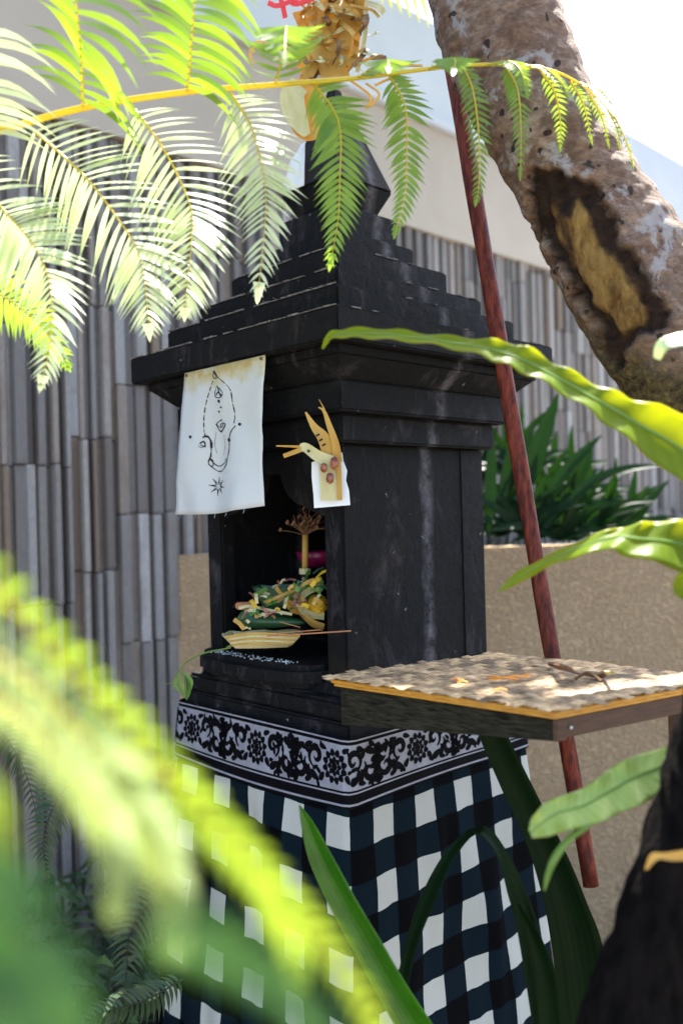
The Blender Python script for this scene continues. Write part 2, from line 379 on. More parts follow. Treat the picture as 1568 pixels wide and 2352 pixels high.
bow(-.375, -.357, .040, .225, 'shelf_moulding', .004)
spart('niche_floor', sbox(-.19, .189, -.189, .189, -.34, -.313), 0)
spart('base_moulding', frust(.248, -.367, .2365, -.341), .004)
spart('base_slab', frust(.269, -.408, .269, -.368), .007)
spart('plinth_cap', frust(.279, -.452, .272, -.409), .005)
spart('pedestal', frust(.30, -EYE, .274, -.453), .005)
flecks = MB(); rw = random.Random(12)  # pale raised bits drawing the bright lines along the roof steps
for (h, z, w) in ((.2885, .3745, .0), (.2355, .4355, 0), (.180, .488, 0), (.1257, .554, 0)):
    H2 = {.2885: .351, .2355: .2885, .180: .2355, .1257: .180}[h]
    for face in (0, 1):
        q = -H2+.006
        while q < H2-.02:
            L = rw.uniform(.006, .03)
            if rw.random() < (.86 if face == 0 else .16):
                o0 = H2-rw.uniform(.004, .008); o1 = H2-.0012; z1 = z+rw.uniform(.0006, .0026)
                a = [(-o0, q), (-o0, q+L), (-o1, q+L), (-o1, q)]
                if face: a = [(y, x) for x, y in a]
                flecks.add([S(x, y, z-.001) for x, y in a]+[S(x, y, z1) for x, y in a], BF)
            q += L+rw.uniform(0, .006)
tag(flecks.build('ledge_flecks', FLECK, shrine), kind='stuff')
# small litter and cobwebs caught on the steps
web = MB(); rw = random.Random(11)
for (h, z) in ((.2885, .376), (.2355, .437), (.180, .4895)):
    for k in range(7):
        face = rw.random() < .65; q = rw.uniform(-.9, .9)*h
        for j in range(rw.randint(1, 4)):
            p0 = S(-h-.005-rw.random()*.02, q, z) if face else S(q, -h-.005-rw.random()*.02, z)
            p1 = p0 + Vector((rw.uniform(-.02, .02), rw.uniform(-.015, .015), rw.uniform(.0, .014)))
            web.add(*tube([p0, (p0+p1)/2+Vector((0, 0, .003)), p1], rw.uniform(.0004, .0012), 4))
tag(web.build('dry_litter', MATM, shrine), kind='stuff')

# ------------------------------------------------------------------ checkered cloth round the pedestal
def ring(u, h):
    L = 2*h; u = (u+4*L) % (4*L); k = int(u//L); r = u-k*L
    a, b = [(-h+r, -h), (h, -h+r), (h-r, h), (-h, h-r)][k]; q = .020
    if abs(a) > h-q and abs(b) > h-q:
        ca, cb = math.copysign(h-q, a), math.copysign(h-q, b); v = Vector((a-ca, b-cb)); v = v.normalized()*q
        return ca+v.x, cb+v.y
    return a, b
def outd(u, h):
    L = 2*h; k = int(((u+4*L) % (4*L))//L); return [(0, -1), (1, 0), (0, 1), (-1, 0)][k]
def checks():
    m, nt, b = newmat('black_white_check'); tc = N(nt, 'ShaderNodeUVMap'); sp = N(nt, 'ShaderNodeSeparateXYZ')
    nz = N(nt, 'ShaderNodeTexNoise'); nz.inputs['Scale'].default_value = 9; nt.links.new(tc.outputs[0], nz.inputs['Vector'])
    va = N(nt, 'ShaderNodeVectorMath', operation='MULTIPLY_ADD'); nt.links.new(nz.outputs['Color'], va.inputs[0])
    va.inputs[1].default_value = (.012, .012, 0); nt.links.new(tc.outputs[0], va.inputs[2]); nt.links.new(va.outputs[0], sp.inputs[0])
    A = mth(nt, 'LESS_THAN', mth(nt, 'FRACT', mth(nt, 'ADD', mth(nt, 'DIVIDE', sp.outputs[0], .125), 20.46)), .48)
    B = mth(nt, 'LESS_THAN', mth(nt, 'FRACT', mth(nt, 'ADD', mth(nt, 'DIVIDE', sp.outputs[1], .125), 20.07)), .50)
    both = mth(nt, 'MULTIPLY', A, B); one = mth(nt, 'MAXIMUM', A, B)
    c = mix(nt, one, (.0010, .0012, .0022), (.003, .0092, .0148)); c = mix(nt, both, c, (.42, .43, .39))
    nt.links.new(c, b.inputs['Base Color']); b.inputs['Roughness'].default_value = .8; b.inputs['Specular IOR Level'].default_value = .06
    wv = noi(nt, coords(nt, (1, 1, 1)), 700, 2); bump(nt, b, wv, .25, .0008); return m
CHK = checks()
def smoothstep(v, a, b): t = max(0, min(1, (v-a)/(b-a))); return t*t*(3-2*t)
def hz(z):
    t = min(1, max(0, (-.50-z)/.75)); return .290+.055*t
NU = 200; zs = [-.455-.0155*i for i in range(58)]
vs, fs, uvs = [], [], []
for i, z in enumerate(zs):
    h = hz(z)
    for j in range(NU+1):
        t = j/NU; uu = (t*8-4)*h            # from -4h to 4h, front corner at 0
        # keep two samples either side of each corner
        a, bb = ring(uu, h); o = outd(uu, h); r = (uu % (2*h))/(2*h)
        edge = math.sin(math.pi*r)
        d = .022*noise.noise(Vector((uu*6+z*2.5, z*2.2, 1.7)))*(.35+.65*edge) + .014*noise.noise(Vector((uu*22, z*4, 5)))*edge*min(1, i/20) + .007*math.sin(uu*50+z*9)*edge*max(0, 1-i/9)*(uu < 0)
        d *= smoothstep(i, 4, 14); d = max(d, -.012)
        vs.append(S(a+o[0]*d, bb+o[1]*d, z)); uvs.append((uu/h*.30-.0, z))
for i in range(len(zs)-1):
    for j in range(NU):
        k = i*(NU+1)+j; fs.append((k, k+NU+1, k+NU+2, k+1))
cloth = mesh('checkered_cloth', vs, fs, CHK, smooth=True, uvs=uvs)
tag(cloth, 'black and white checkered cloth wrapped round the shrine pedestal', 'cloth')
def bandpt(u, z, off):
    """u metres from the front corner (+ right face, - left face)"""
    t = (-.44-z)/.12; h = .286+.010*t+off
    a, b = ring(u*h/.29, h)
    sag = -.012*math.sin(math.pi*min(1, abs(u)/.58)) if u < 0 else .006*math.sin(math.pi*min(1, u/.5))
    return S(a, b, z + sag*t)
def strip_uv(z0, z1, off, u0=-1.16, u1=1.16, n=116, rows=4):
    vs, fs = [], []
    us = sorted([u0+(u1-u0)*i/n for i in range(n+1) if abs((u0+(u1-u0)*i/n)) > .004]+[-.004, .004])
    for r in range(rows+1):
        for u in us: vs.append(bandpt(u, z0+(z1-z0)*r/rows, off))
    m = len(us)
    for r in range(rows):
        for i in range(m-1): fs.append((r*m+i, r*m+i+1, (r+1)*m+i+1, (r+1)*m+i))
    return vs, fs
band = MB(); band.add(*strip_uv(-.560, -.432, .004))
bando = band.build('patterned_band', BLACKC, cloth, smooth=True)
lines = MB()
for a, b in ((-.4375, -.4345), (-.5275, -.4435), (-.5345, -.5315), (-.5555, -.5515)): lines.add(*strip_uv(a, b, .0048, rows=2))
lines.build('silver_print', SILVER, bando)
orn = MB()
def blob(cu, cv, ru, rv_, ang, n=14):
    ru *= 1.15; rv_ *= 1.45
    o = len(orn.v); pts = []
    for i in range(n):
        a = 2*math.pi*i/n; x = ru*math.cos(a); y = rv_*math.sin(a)*(1-.35*math.cos(a))
        pts.append(bandpt(cu+x*math.cos(ang)-y*math.sin(ang), cv+x*math.sin(ang)+y*math.cos(ang), .0056))
    orn.add([bandpt(cu, cv, .0056)]+pts, [(0, 1+i, 1+(i+1) % n) for i in range(n)])
def swirl(cu, cv, r0, turns, a0, dirn, w0, mir=1):
    n = 22; vs = []
    for i in range(n+1):
        t = i/n; a = a0+dirn*turns*2*math.pi*t; r = r0*(1-.8*t); w = w0*1.35*(.35+.9*math.sin(math.pi*min(1, t*1.1)))*.5
        for sg in (-1, 1): vs.append(bandpt(cu+mir*(r+sg*w)*math.cos(a), cv+(r+sg*w)*math.sin(a), .0056))
    orn.add(vs, [(2*i, 2*i+1, 2*i+3, 2*i+2) for i in range(n)])
VC = -.4855
for cell in range(-5, 6):
    c = cell*.232 - .040
    blob(c, VC, .0065, .0065, 0)
    for q in range(8): a = q*math.pi/4; blob(c+.0135*math.cos(a), VC+.0135*math.sin(a), .0048, .0034, a)
    for q in range(12): a = q*math.pi/6+.2; blob(c+.026*math.cos(a), VC+.026*math.sin(a), .0062, .0042, a)
    for q in range(9): blob(c+.116+rs.uniform(-.014, .014), VC-.036+.009*q, .009, .0036, rs.uniform(-1.2, 1.2))
    for q in range(26): blob(c+rs.choice((-1, 1))*rs.uniform(.036, .11), VC+rs.choice((-1, 1))*rs.uniform(.002, .037), rs.uniform(.005, .009), .0026, rs.uniform(0, 3))
    for mir in (-1, 1):
        for dx, sg in ((.052, 1), (.094, -1)):
            x = c+mir*dx
            swirl(x, VC+sg*.012, .021, 1.15, -1.2*sg, sg, .0075, mir)
            blob(x+mir*.004, VC-sg*.024, .013, .005, .5*sg*mir)
            blob(x+mir*.020, VC-sg*.020, .011, .0045, 1.2*sg*mir)
            blob(x-mir*.017, VC-sg*.022, .009, .0042, -.9*sg*mir)
            blob(x-mir*.021, VC+sg*.032, .009, .0035, .3*sg*mir)
            blob(x+mir*.019, VC+sg*.031, .010, .004, -.4*sg*mir)
            swirl(x+mir*.021, VC-sg*.004, .013, .6, 1.0*sg, -sg, .005, mir)
        for q in range(4): blob(c+mir*.116, VC-.030+.019*q, .008, .0042, .7*mir)
orn.build('scroll_print', BLACKC, bando)

# ------------------------------------------------------------------ white banner under the eave
bq = {'TL': (.125, .3105), 'TR': (-.150, .3105), 'BL': (.176, .004), 'BR': (-.128, .016)}
def banner(u, v, off=0):
    a = [bq[k] for k in ('TL', 'TR', 'BL', 'BR')]
    b = (a[0][0]*(1-u)+a[1][0]*u)*(1-v)+(a[2][0]*(1-u)+a[3][0]*u)*v
    z = (a[0][1]*(1-u)+a[1][1]*u)*(1-v)+(a[2][1]*(1-u)+a[3][1]*u)*v
    z -= .006*math.sin(math.pi*u)*v
    d = .009*math.sin(u*7+v*2.5)*v + .006*math.sin(u*13+1-v*3)*v + .004*noise.noise(Vector((u*5, v*6, 8)))
    return S(-.3535-d-off, b + .0015*noise.noise(Vector((v*14, u*9, 3)))*(1 if u in (0, 1) else 0), z)
def bannermat():
    m, nt, b = newmat('hand_inked_cotton'); u = N(nt, 'ShaderNodeUVMap'); sp = N(nt, 'ShaderNodeSeparateXYZ'); nt.links.new(u.outputs[0], sp.inputs[0])
    n = noi(nt, coords(nt), 28, 4)
    f = mth(nt, 'SUBTRACT', mth(nt, 'MULTIPLY', n, .32), sp.outputs[1])
    c = ramp(nt, f, [(.0, (.66, .71, .74)), (.10, (.60, .56, .36)), (.16, (.52, .40, .16))])
    nt.links.new(c, b.inputs['Base Color']); b.inputs['Roughness'].default_value = .9
    bump(nt, b, noi(nt, coords(nt), 900, 2), .3, .0006)
    t = N(nt, 'ShaderNodeBsdfTranslucent'); nt.links.new(c, t.inputs[0]); ms = N(nt, 'ShaderNodeMixShader'); ms.inputs[0].default_value = .25
    nt.links.new(b.outputs[0], ms.inputs[1]); nt.links.new(t.outputs[0], ms.inputs[2]); nt.links.new(ms.outputs[0], nt.nodes['Material Output'].inputs[0]); return m
vs, fs, uvs = [], [], []; n = 26
for j in range(n+1):
    for i in range(n+1): vs.append(banner(i/n, j/n)); uvs.append((i/n, j/n))
for j in range(n):
    for i in range(n): k = j*(n+1)+i; fs.append((k, k+n+1, k+n+2, k+1))
bn = mesh('cloth_banner', vs, fs, bannermat(), smooth=True, uvs=uvs)
sm = bn.modifiers.new('thickness', 'SOLIDIFY'); sm.thickness = .0008; sm.offset = -1
tag(bn, 'white cotton banner with an inked drawing and star, hanging from the left eave', 'banner')
for u_ in (.035, .965): mesh('pin', *tube([banner(u_, .02, -.002), banner(u_, .02, .004)], .0032, 8), BROWNB, bn)
for k_ in range(5): mesh('loose_thread', *tube(catmull([banner(.2*k_+.05, 1, 0), banner(.2*k_+.06, 1.012, .002), banner(.2*k_+.05+.01*(k_ % 3), 1.03, .004)], 5), .0003, 3), CLOTHW, bn)
# drawing: (x, y) in the close-up's own pixels -> banner u, v
def buv(x, y):
    # corners there: TL (140,215) TR (805,45) BL (55,1345) BR (770,1270)
    v = .5
    for _ in range(6):
        lx = 140+(55-140)*v; rx = 805+(770-805)*v; u = (x-lx)/(rx-lx)
        ty = 215+(45-215)*u; by = 1345+(1270-1345)*u; v = (y-ty)/(by-ty)
    return u, v
ink = MB()
def stroke(pts, w=9, dash=0):
    pp = catmull([Vector((x, y, 0)) for x, y in pts], max(6, 6*len(pts))); vs = []
    for i, p in enumerate(pp):
        t = (pp[min(i+1, len(pp)-1)]-pp[max(0, i-1)]); t.normalize(); nn = Vector((-t.y, t.x, 0))
        ww = w*(.7+.5*noise.noise(p*.03))*.5
        for sg in (-1, 1):
            q = p+nn*ww*sg; vs.append(banner(*buv(q.x, q.y), .0010))
    fs = [(2*i, 2*i+1, 2*i+3, 2*i+2) for i in range(len(pp)-1) if not (dash and i % dash == 0)]
    ink.add(vs, fs)
def dot(x, y, r):
    vs = [banner(*buv(x+r*math.cos(a*.785), y+r*math.sin(a*.785)), .0010) for a in range(8)]; ink.add(vs, [tuple(range(8))])
stroke([(400, 180), (395, 230), (425, 240), (400, 185)], 12); stroke([(405, 180), (425, 215), (450, 245)], 8)
stroke([(395, 250), (365, 330), (335, 430), (315, 540), (310, 640), (320, 700)], 9, 4)
stroke([(450, 240), (500, 280), (540, 340), (555, 430), (565, 520), (560, 600)], 9, 7)
stroke([(430, 300), (410, 350), (415, 385), (455, 390), (480, 360), (465, 330), (430, 300)], 9); stroke([(440, 310), (450, 350), (475, 370)], 12); stroke([(420, 370), (445, 350), (470, 385)], 12)
dot(445, 418, 13); dot(460, 465, 8); dot(440, 500, 9)
stroke([(460, 560), (410, 600), (440, 655), (485, 600), (455, 590), (440, 615)], 12); stroke([(400, 600), (445, 625), (470, 590)], 9); dot(445, 655, 9)
stroke([(575, 610), (545, 650), (530, 700), (525, 760), (515, 830), (495, 880), (450, 915), (405, 930), (370, 910), (345, 870)], 12)
stroke([(300, 710), (330, 695), (355, 730), (360, 790), (355, 850), (335, 900), (345, 930), (395, 970), (440, 965), (490, 925), (510, 880)], 11)
stroke([(305, 705), (335, 700), (358, 740), (362, 790)], 24); stroke([(285, 760), (310, 740), (320, 770), (295, 790), (275, 775)], 12); stroke([(290, 770), (325, 780)], 14)
stroke([(345, 870), (365, 890), (360, 930), (330, 920)], 9); stroke([(470, 880), (485, 870)], 8)
stroke([(400, 660), (385, 740), (400, 830)], 3); stroke([(470, 680), (475, 760), (455, 840)], 3)
dot(210, 712, 13); dot(605, 598, 13); dot(525, 722, 16)
for k in range(8):
    a = k*math.pi/4+.1; c, s_ = math.cos(a), math.sin(a)
    stroke([(402+14*c, 1092+14*s_), (402+75*c, 1092+75*s_)], 7)
    a2 = a+.39; stroke([(402+62*c, 1092+62*s_), (402+28*math.cos(a2), 1092+28*math.sin(a2)), (402+62*math.cos(a+.785), 1092+62*math.sin(a+.785))], 6)
ink.build('ink_drawing', INK, bn)

# ------------------------------------------------------------------ paper slip and palm-leaf figure on the front pillar
def Z7(x, y, d): return P(392+x*.2813, 800+y*.2813, d)
vs = []; edge = [(1150, 930), (1400, 850), (1410, 920), (1440, 1000), (1430, 1080), (1455, 1160), (1465, 1280), (1170, 1305), (1165, 1200), (1150, 1050)]
vs = [Z7(x, y, 1.735) for x, y in edge]+[Z7(x, y, 1.737) for x, y in edge]; m = len(edge)
tag(mesh('paper_slip', vs, [tuple(range(m-1, -1, -1)), tuple(range(m, 2*m))]+[(i, (i+1) % m, (i+1) % m+m, i+m) for i in range(m)], PAPER), 'torn white paper slip hanging behind the palm leaf figure', 'paper')
fig = thing('palm_leaf_figure', Z7(1300, 1000, 1.72), 'folded yellow palm leaf figure with crimson buds pinned over a paper slip', 'ornament')
def zr(name, pts, w, mt=STRAW, th=.0008, d=1.722, fold=.0):
    pp = catmull([Z7(x, y, d-.0*i+(q[0] if q else 0)) for i, (x, y, *q) in enumerate(pts)], 14)
    k = .2813*d/FPX
    wf = (lambda t: (w[0]+(w[1]-w[0])*t)*k) if isinstance(w, tuple) else w*k
    return mesh(name, *ribbon(pp, wf, Vector((.1, -1, .1)), th, fold), mt, fig)
zr('leaf_body', [(1310, 1240), (1305, 1050), (1290, 900)], 175, PALE, d=1.724)
zr('leaf_body', [(1380, 1240), (1375, 1040), (1365, 900, -.004)], 40)
zr('leaf_strip', [(1330, 930), (1250, 740, -.004), (1170, 640, -.008), (1100, 520, -.01)], (150, 14), fold=.08)
zr('leaf_strip', [(1360, 930), (1345, 780, -.006), (1290, 620, -.01), (1250, 510, -.012), (1205, 480, -.012)], (80, 8))
zr('leaf_strip', [(1255, 500, -.012), (1235, 460, -.012), (1210, 415, -.012)], (12, 4))
zr('leaf_strip', [(1310, 930, -.006), (1200, 880, -.01), (1100, 810, -.014), (1060, 815, -.014)], (110, 60), PALE, fold=.08)
zr('leaf_strip', [(1090, 805, -.014), (980, 800, -.014), (860, 796, -.014)], (26, 10))
zr('leaf_strip', [(1080, 820, -.014), (1000, 850, -.014), (920, 880, -.014)], (40, 34))
for j, y in enumerate((715, 755, 795)): zr('stitch', [(1185+j*25, y, -.016), (1215+j*25, y-15, -.016)], 16, INK, d=1.714)
zr('stitch', [(1115, 838, -.018), (1135, 838, -.018)], 22, INK)
for x, y, r in ((1250, 975, 38), (1335, 935, 48), (1300, 1060, 44), (1330, 960, 30)):
    vs, fs = tube([Z7(x, y-r, 1.712), Z7(x, y-r*.6, 1.708), Z7(x, y, 1.706), Z7(x, y+r*.6, 1.708), Z7(x, y+r*1.1, 1.712)], lambda t, r=r: r*.8*.2813*1.71/FPX*max(.1, math.sin(math.pi*t)**.6), 10)
    mesh('bud', vs, fs, BUDM, fig, smooth=True)

# ------------------------------------------------------------------ offerings in the niche
def Z8(x, y, d): return P(408.4+x*.2917, 1159.7+y*.2917, d)
def boat(name, x0, x1, ytop, ybot, d, m, label, cat):
    t = thing(name, Z8((x0+x1)/2, ybot, d), label, cat)
    c = Z8((x0+x1)/2, ybot, d); w = (x1-x0)*.2917*d/FPX/2; h = (ybot-ytop)*.2917*d/FPX
    mb = MB(); n = 24; vs = []
    for r, (k, z) in enumerate(((.72, 0), (1, h), (.94, h), (.68, .002))):
        for i in range(n):
            a = 2*math.pi*i/n; sq = 1/max(abs(math.cos(a)), abs(math.sin(a)))**.6
            vs.append(c+Vector((w*k*sq*math.cos(a), w*.55*k*sq*math.sin(a), z+.002*math.sin(i*2.2)*(r in (1, 2)))))
    fs = [(r*n+i, r*n+(i+1) % n, (r+1)*n+(i+1) % n, (r+1)*n+i) for r in range(3) for i in range(n)]+[tuple(3*n+i for i in range(n))]
    mesh('leaf_tray', vs, fs, m, t); return t
tray1 = boat('offering_tray', 350, 990, 1010, 1110, 1.93, PALE, 'long pale palm leaf tray lying lowest on the niche shelf', 'offering tray')
for k in range(5):
    y = 1025+k*14; mesh('leaf_fold', *ribbon(catmull([Z8(380+k*10, y+20, 1.86), Z8(600, y-10+k*4, 1.85), Z8(960-k*14, y+10, 1.86)], 8), .006, Vector((0, -1, .3)), .0006, .1), PALE if k % 2 else STRAW, tray1)
gb = thing('leaf_parcel', Z8(720, 980, 1.9), 'dark green folded leaf parcel resting on the pale tray', 'leaf parcel')
def lens(name, x0, x1, yt0, yt1, yb0, yb1, d, m, par, bulge=.018):
    vs = []; n = 16; q = 7
    for i in range(n+1):
        t = i/n; x = x0+(x1-x0)*t; e = min(1, 5*t)*min(1, 2.5*(1-t)+.12)
        yt, yb = yt0+(yt1-yt0)*t, yb0+(yb1-yb0)*t
        for j in range(q+1):
            s_ = j/q; y = (yt+yb)/2+(yb-yt)/2*e**.5*(2*s_-1); vs.append(Z8(x, y, d-bulge*math.sin(math.pi*s_)*e))
    fs = [(i*(q+1)+j, i*(q+1)+j+1, (i+1)*(q+1)+j+1, (i+1)*(q+1)+j) for i in range(n) for j in range(q)]
    o = mesh(name, vs, fs, m, par, smooth=True); s_ = o.modifiers.new('thickness', 'SOLIDIFY'); s_.thickness = .002; return o
lens('outer_leaf', 465, 970, 800, 880, 975, 960, 1.90, GREENB, gb)
lens('outer_leaf', 520, 1000, 850, 900, 985, 955, 1.885, GREENB, gb, .012)
mesh('leaf_edge', *ribbon(catmull([Z8(480, 815, 1.878), Z8(560, 798, 1.878), Z8(700, 825, 1.876), Z8(900, 862, 1.878)], 12), .006, Vector((0, -1, .3)), .0008), PALE, gb)
bx = mesh('offering_box', *hexa([Z8(455, 825, 1.97), Z8(600, 830, 1.97), Z8(600, 830, 2.02), Z8(455, 825, 2.02)], [Z8(450, 770, 1.97), Z8(610, 760, 1.97), Z8(610, 760, 2.02), Z8(450, 770, 2.02)]), INCENSE, bevel=.003)
tag(bx, 'small brown box lying behind the green leaf parcel', 'box')
tray2 = boat('offering_tray', 590, 1180, 640, 800, 1.96, GREENB, 'dark square leaf tray with flowers tilted at the back of the niche', 'offering tray')
rt = random.Random(5)
for k in range(26):
    x, y = rt.uniform(610, 1150), 0; y = 700-(x-600)*.30+rt.uniform(-30, 60)
    p = Z8(x, y, 1.93+rt.uniform(-.03, .03)); q = Vector((rt.uniform(-.02, .02), rt.uniform(-.01, .01), rt.uniform(-.006, .014)))
    mesh('trimming', *ribbon([p, p+q*.6+Vector((0, 0, .003)), p+q*1.3], rt.uniform(.003, .008), Vector((rt.uniform(-.4, .4), -1, .5)), .0005), rt.choice((GREENB, GREENB, STRAP, YELLOW, BUDM, PALE)), tray2)
pb = thing('palm_bundle', Z8(950, 760, 1.87), 'yellow green folded palm strips heaped over the flower ball in the niche', 'palm strips')
for pts, w, m in (([(680, 780), (800, 740), (960, 660), (1140, 590)], .013, SPRIG), ([(690, 770), (850, 700), (1000, 640), (1130, 575)], .007, STRAW),
                  ([(930, 790), (1000, 700), (1100, 650), (1150, 640)], .014, PALE), ([(860, 750), (920, 800), (980, 860), (1060, 940), (1140, 975)], .012, STRAW),
                  ([(960, 800), (1020, 860), (1150, 880)], .016, PALE), ([(600, 710), (650, 690), (700, 660)], .009, SPRIG), ([(840, 760), (900, 830), (960, 850)], .010, STRAW), ([(770, 650), (810, 700), (880, 740)], .008, STRAW),
                  ([(1000, 880), (1070, 930), (1150, 960)], .012, STRAW)):
    mesh('palm_strip', *ribbon(catmull([Z8(x, y, 1.865+.012*i-.0) for i, (x, y) in enumerate(pts)], 12), w, Vector((.1, -1, .4)), .001, .15), m, pb)
fb = thing('flower_ball', Z8(1090, 800, 1.88), 'round yellow marigold ball at the right of the niche offerings', 'flower')
for k in range(140):
    th, ph = rt.uniform(0, 6.28), math.acos(rt.uniform(-1, 1)); n_ = Vector((math.sin(ph)*math.cos(th), math.sin(ph)*math.sin(th), math.cos(ph)))
    if n_.y > .3: continue
    c = Z8(1095, 790, 1.9)+n_*.021; t = n_.orthogonal().normalized(); u = n_.cross(t)
    mesh('petal', [c-t*.004, c+u*.0035+n_*.003, c+t*.004, c-u*.0035+n_*.002], [(0, 1, 2, 3)], YELLOW, fb)
vs, fs = tube([Z8(1095, 790, 1.9)+Vector((0, 0, z)) for z in (-.02, -.014, 0, .014, .02)], lambda t: .021*max(.1, math.sin(math.pi*t)**.5), 12); mesh('core', vs, fs, YELLOW, fb, smooth=True)
bh = thing('bamboo_holder', Z8(1000, 540, 1.95), 'short upright bamboo holder with a burst of dried flower stalks', 'holder')
mesh('bamboo_tube', *tube([Z8(1000, 530, 1.95), Z8(1002, 380, 1.95), Z8(1003, 235, 1.95)], .0068, 12), STRAW, bh, smooth=True)
mesh('foot', *tube([Z8(1000, 545, 1.95), Z8(1000, 500, 1.95)], .013, 10), PALE, bh)
for k in range(46):
    a = rt.uniform(-2.6, -.5) if k < 34 else rt.uniform(-3.3, .2); L = rt.uniform(90, 260)
    e = Z8(1003+L*math.cos(a)*1.0, 240+L*math.sin(a)*.9, 1.95+rt.uniform(-.04, .04)); b0 = Z8(1003, 240, 1.95)
    mesh('dried_stalk', *tube(catmull([b0, (b0+e)/2+Vector((rt.uniform(-.008, .008), 0, .004)), e], 5), .0006, 4), BROWNB, bh)
    if k % 2: mesh('dried_head', *tube([e, e+Vector((.003, 0, .002)), e+Vector((.005, 0, .006))], .003, 5), BROWNB, bh)
def lathe(c, prof, n=24):
    vs = [c+Vector((r*math.cos(2*math.pi*i/n), r*math.sin(2*math.pi*i/n), z)) for r, z in prof for i in range(n)]
    return vs, [(k*n+i, k*n+(i+1) % n, (k+1)*n+(i+1) % n, (k+1)*n+i) for k in range(len(prof)-1) for i in range(n)]
bw = mesh('pink_bowl', *lathe(Z8(1110, 490, 2.02), [(.001, 0), (.03, .002), (.046, .02), (.052, .036), (.050, .036), (.043, .02), (.001, .005)]), PINK, smooth=True)
tag(bw, 'magenta plastic bowl half hidden behind the niche pillar', 'bowl')
for lab, a, b in (('longest incense stick poking out past the niche pillar', (700, 1035, 1.80), (1360, 993, 1.68)), ('second incense stick, lying above the longest one', (780, 1010, 1.83), (1120, 985, 1.75)), ('shortest slanting incense stick on the green leaf parcel', (800, 920, 1.84), (960, 965, 1.80))):
    tag(mesh('incense_stick', *tube([Z8(*a), Z8(*b)], .0014 if 'longest incense' in lab and 'second' not in lab else .0011, 6), INCENSE), lab, 'incense stick', 'incense sticks on the niche offerings')
rice = MB()
for k in range(110):
    t_ = rt.random(); p = S(-.245-.035*rt.random(), -.10+.28*t_, -.3095); q = Vector((rt.uniform(-.004, .004), rt.uniform(-.004, .004), .0))
    rice.add(*tube([p, p+q], .0012, 4))
tag(rice.build('scattered_rice', PAPER), 'white rice grains scattered along the front of the niche shelf', 'rice', kind='stuff')
shred = MB()
for k in range(2): pass
for k in range(46):
    x = rt.uniform(480, 1150); top = 800-(x-480)*.33 if x > 560 else 870; y = rt.uniform(top-20, top+190)
    p = Z8(x, y, 1.862-.012*rt.random()); q = Vector((rt.uniform(-1, 1), rt.uniform(-.5, .3), rt.uniform(-.6, .6))).normalized()*rt.uniform(.005, .016)
    mesh('shredded_leaf', *ribbon([p-q, p+Vector((0, -.003, .003)), p+q], rt.uniform(.003, .010), Vector((rt.uniform(-.6, .6), -1, rt.uniform(-.2, .8))), .0003), rt.choice((GREENB, STRAP, YELLOW, YELLOW, PALE, PALE, STRAW, BUDM, BROWNB, SPRIG)), pb)
# sprig drooping off the shelf
spg = thing('green_sprig', P(430, 1510, 1.98), 'small green sprig drooping off the left end of the niche shelf', 'sprig')
mesh('stem', *tube(catmull([P(530, 1488, 1.93), P(470, 1500, 1.95), P(430, 1520, 1.96), P(413, 1540, 1.96), P(402, 1556, 1.96)], 16), .0016, 6), SPRIG, spg)
mesh('stem', *tube(catmull([P(413, 1538, 1.96), P(425, 1560, 1.95), P(428, 1590, 1.95)], 10), .0012, 6), SPRIG, spg)
mesh('stem', *tube(catmull([P(404, 1552, 1.96), P(395, 1568, 1.95), P(378, 1572, 1.95)], 8), .0009, 6), SPRIG, spg)
for pts, w in (([(426, 1550), (432, 1580), (428, 1608)], .014), ([(410, 1548), (414, 1575), (424, 1600)], .010), ([(405, 1555), (402, 1575), (412, 1590)], .008), ([(520, 1487), (545, 1480), (580, 1487)], .006), ([(420, 1545), (438, 1562), (440, 1580)], .008)):
    mesh('leaf', *ribbon(catmull([P(x, y, 1.955) for x, y in pts], 8), lambda t, w=w: w*math.sin(math.pi*min(1, t*.9+.08))**.7, Vector((.3, -1, .2)), 0, .12), STRAP if w > .012 else SPRIG, spg)

# ------------------------------------------------------------------ tray table, woven mat, pole
TZ = EYE-.300
d1 = Vector((math.cos(R(-42)), math.sin(R(-42)), 0)); d2 = Vector((math.cos(R(31)), math.sin(R(31)), 0))
T0 = Vector((.3045, 1.30, 0))                       # front corner
def T(a, b, z): return T0 - d1*a + d2*b + Vector((0, 0, z))     # a towards the shrine, b towards the right
def tbox(a0, a1, b0, b1, z0, z1): return hexa([T(a1,b0,z0),T(a0,b0,z0),T(a0,b1,z0),T(a1,b1,z0)], [T(a1,b0,z1),T(a0,b0,z1),T(a0,b1,z1),T(a1,b1,z1)])
table = thing('offering_table', T(.25, .3, 0), 'wooden offering table with golden top edge and grey weathered apron, beside the shrine', 'table')
LA, LB = .448, .42
mesh('table_top', *tbox(0, LA, 0, LB, TZ-.0065, TZ), GOLDW, table, bevel=.0015)
mesh('top_batten', *tbox(.004, LA-.004, .004, LB-.004, TZ-.0125, TZ-.007), GOLDW, table, bevel=.001)
mesh('front_apron', *hexa([T(LA-.012,.010,TZ-.082),T(.012,.010,TZ-.047),T(.012,.028,TZ-.047),T(LA-.012,.028,TZ-.082)], [T(LA-.012,.010,TZ-.013),T(.012,.010,TZ-.013),T(.012,.028,TZ-.013),T(LA-.012,.028,TZ-.013)]), MOSSW, table, bevel=.002)
mesh('side_apron', *tbox(.010, .030, .029, LB-.02, TZ-.045, TZ-.013), BROWNW, table, bevel=.002)
mesh('apron_end', *tbox(.004, .0115, .007, .028, TZ-.046, TZ-.013), BROWNW, table, bevel=.001)
mesh('side_apron', *tbox(LA-.030, LA-.011, .029, LB-.02, TZ-.045, TZ-.013), MOSSW, table, bevel=.002)
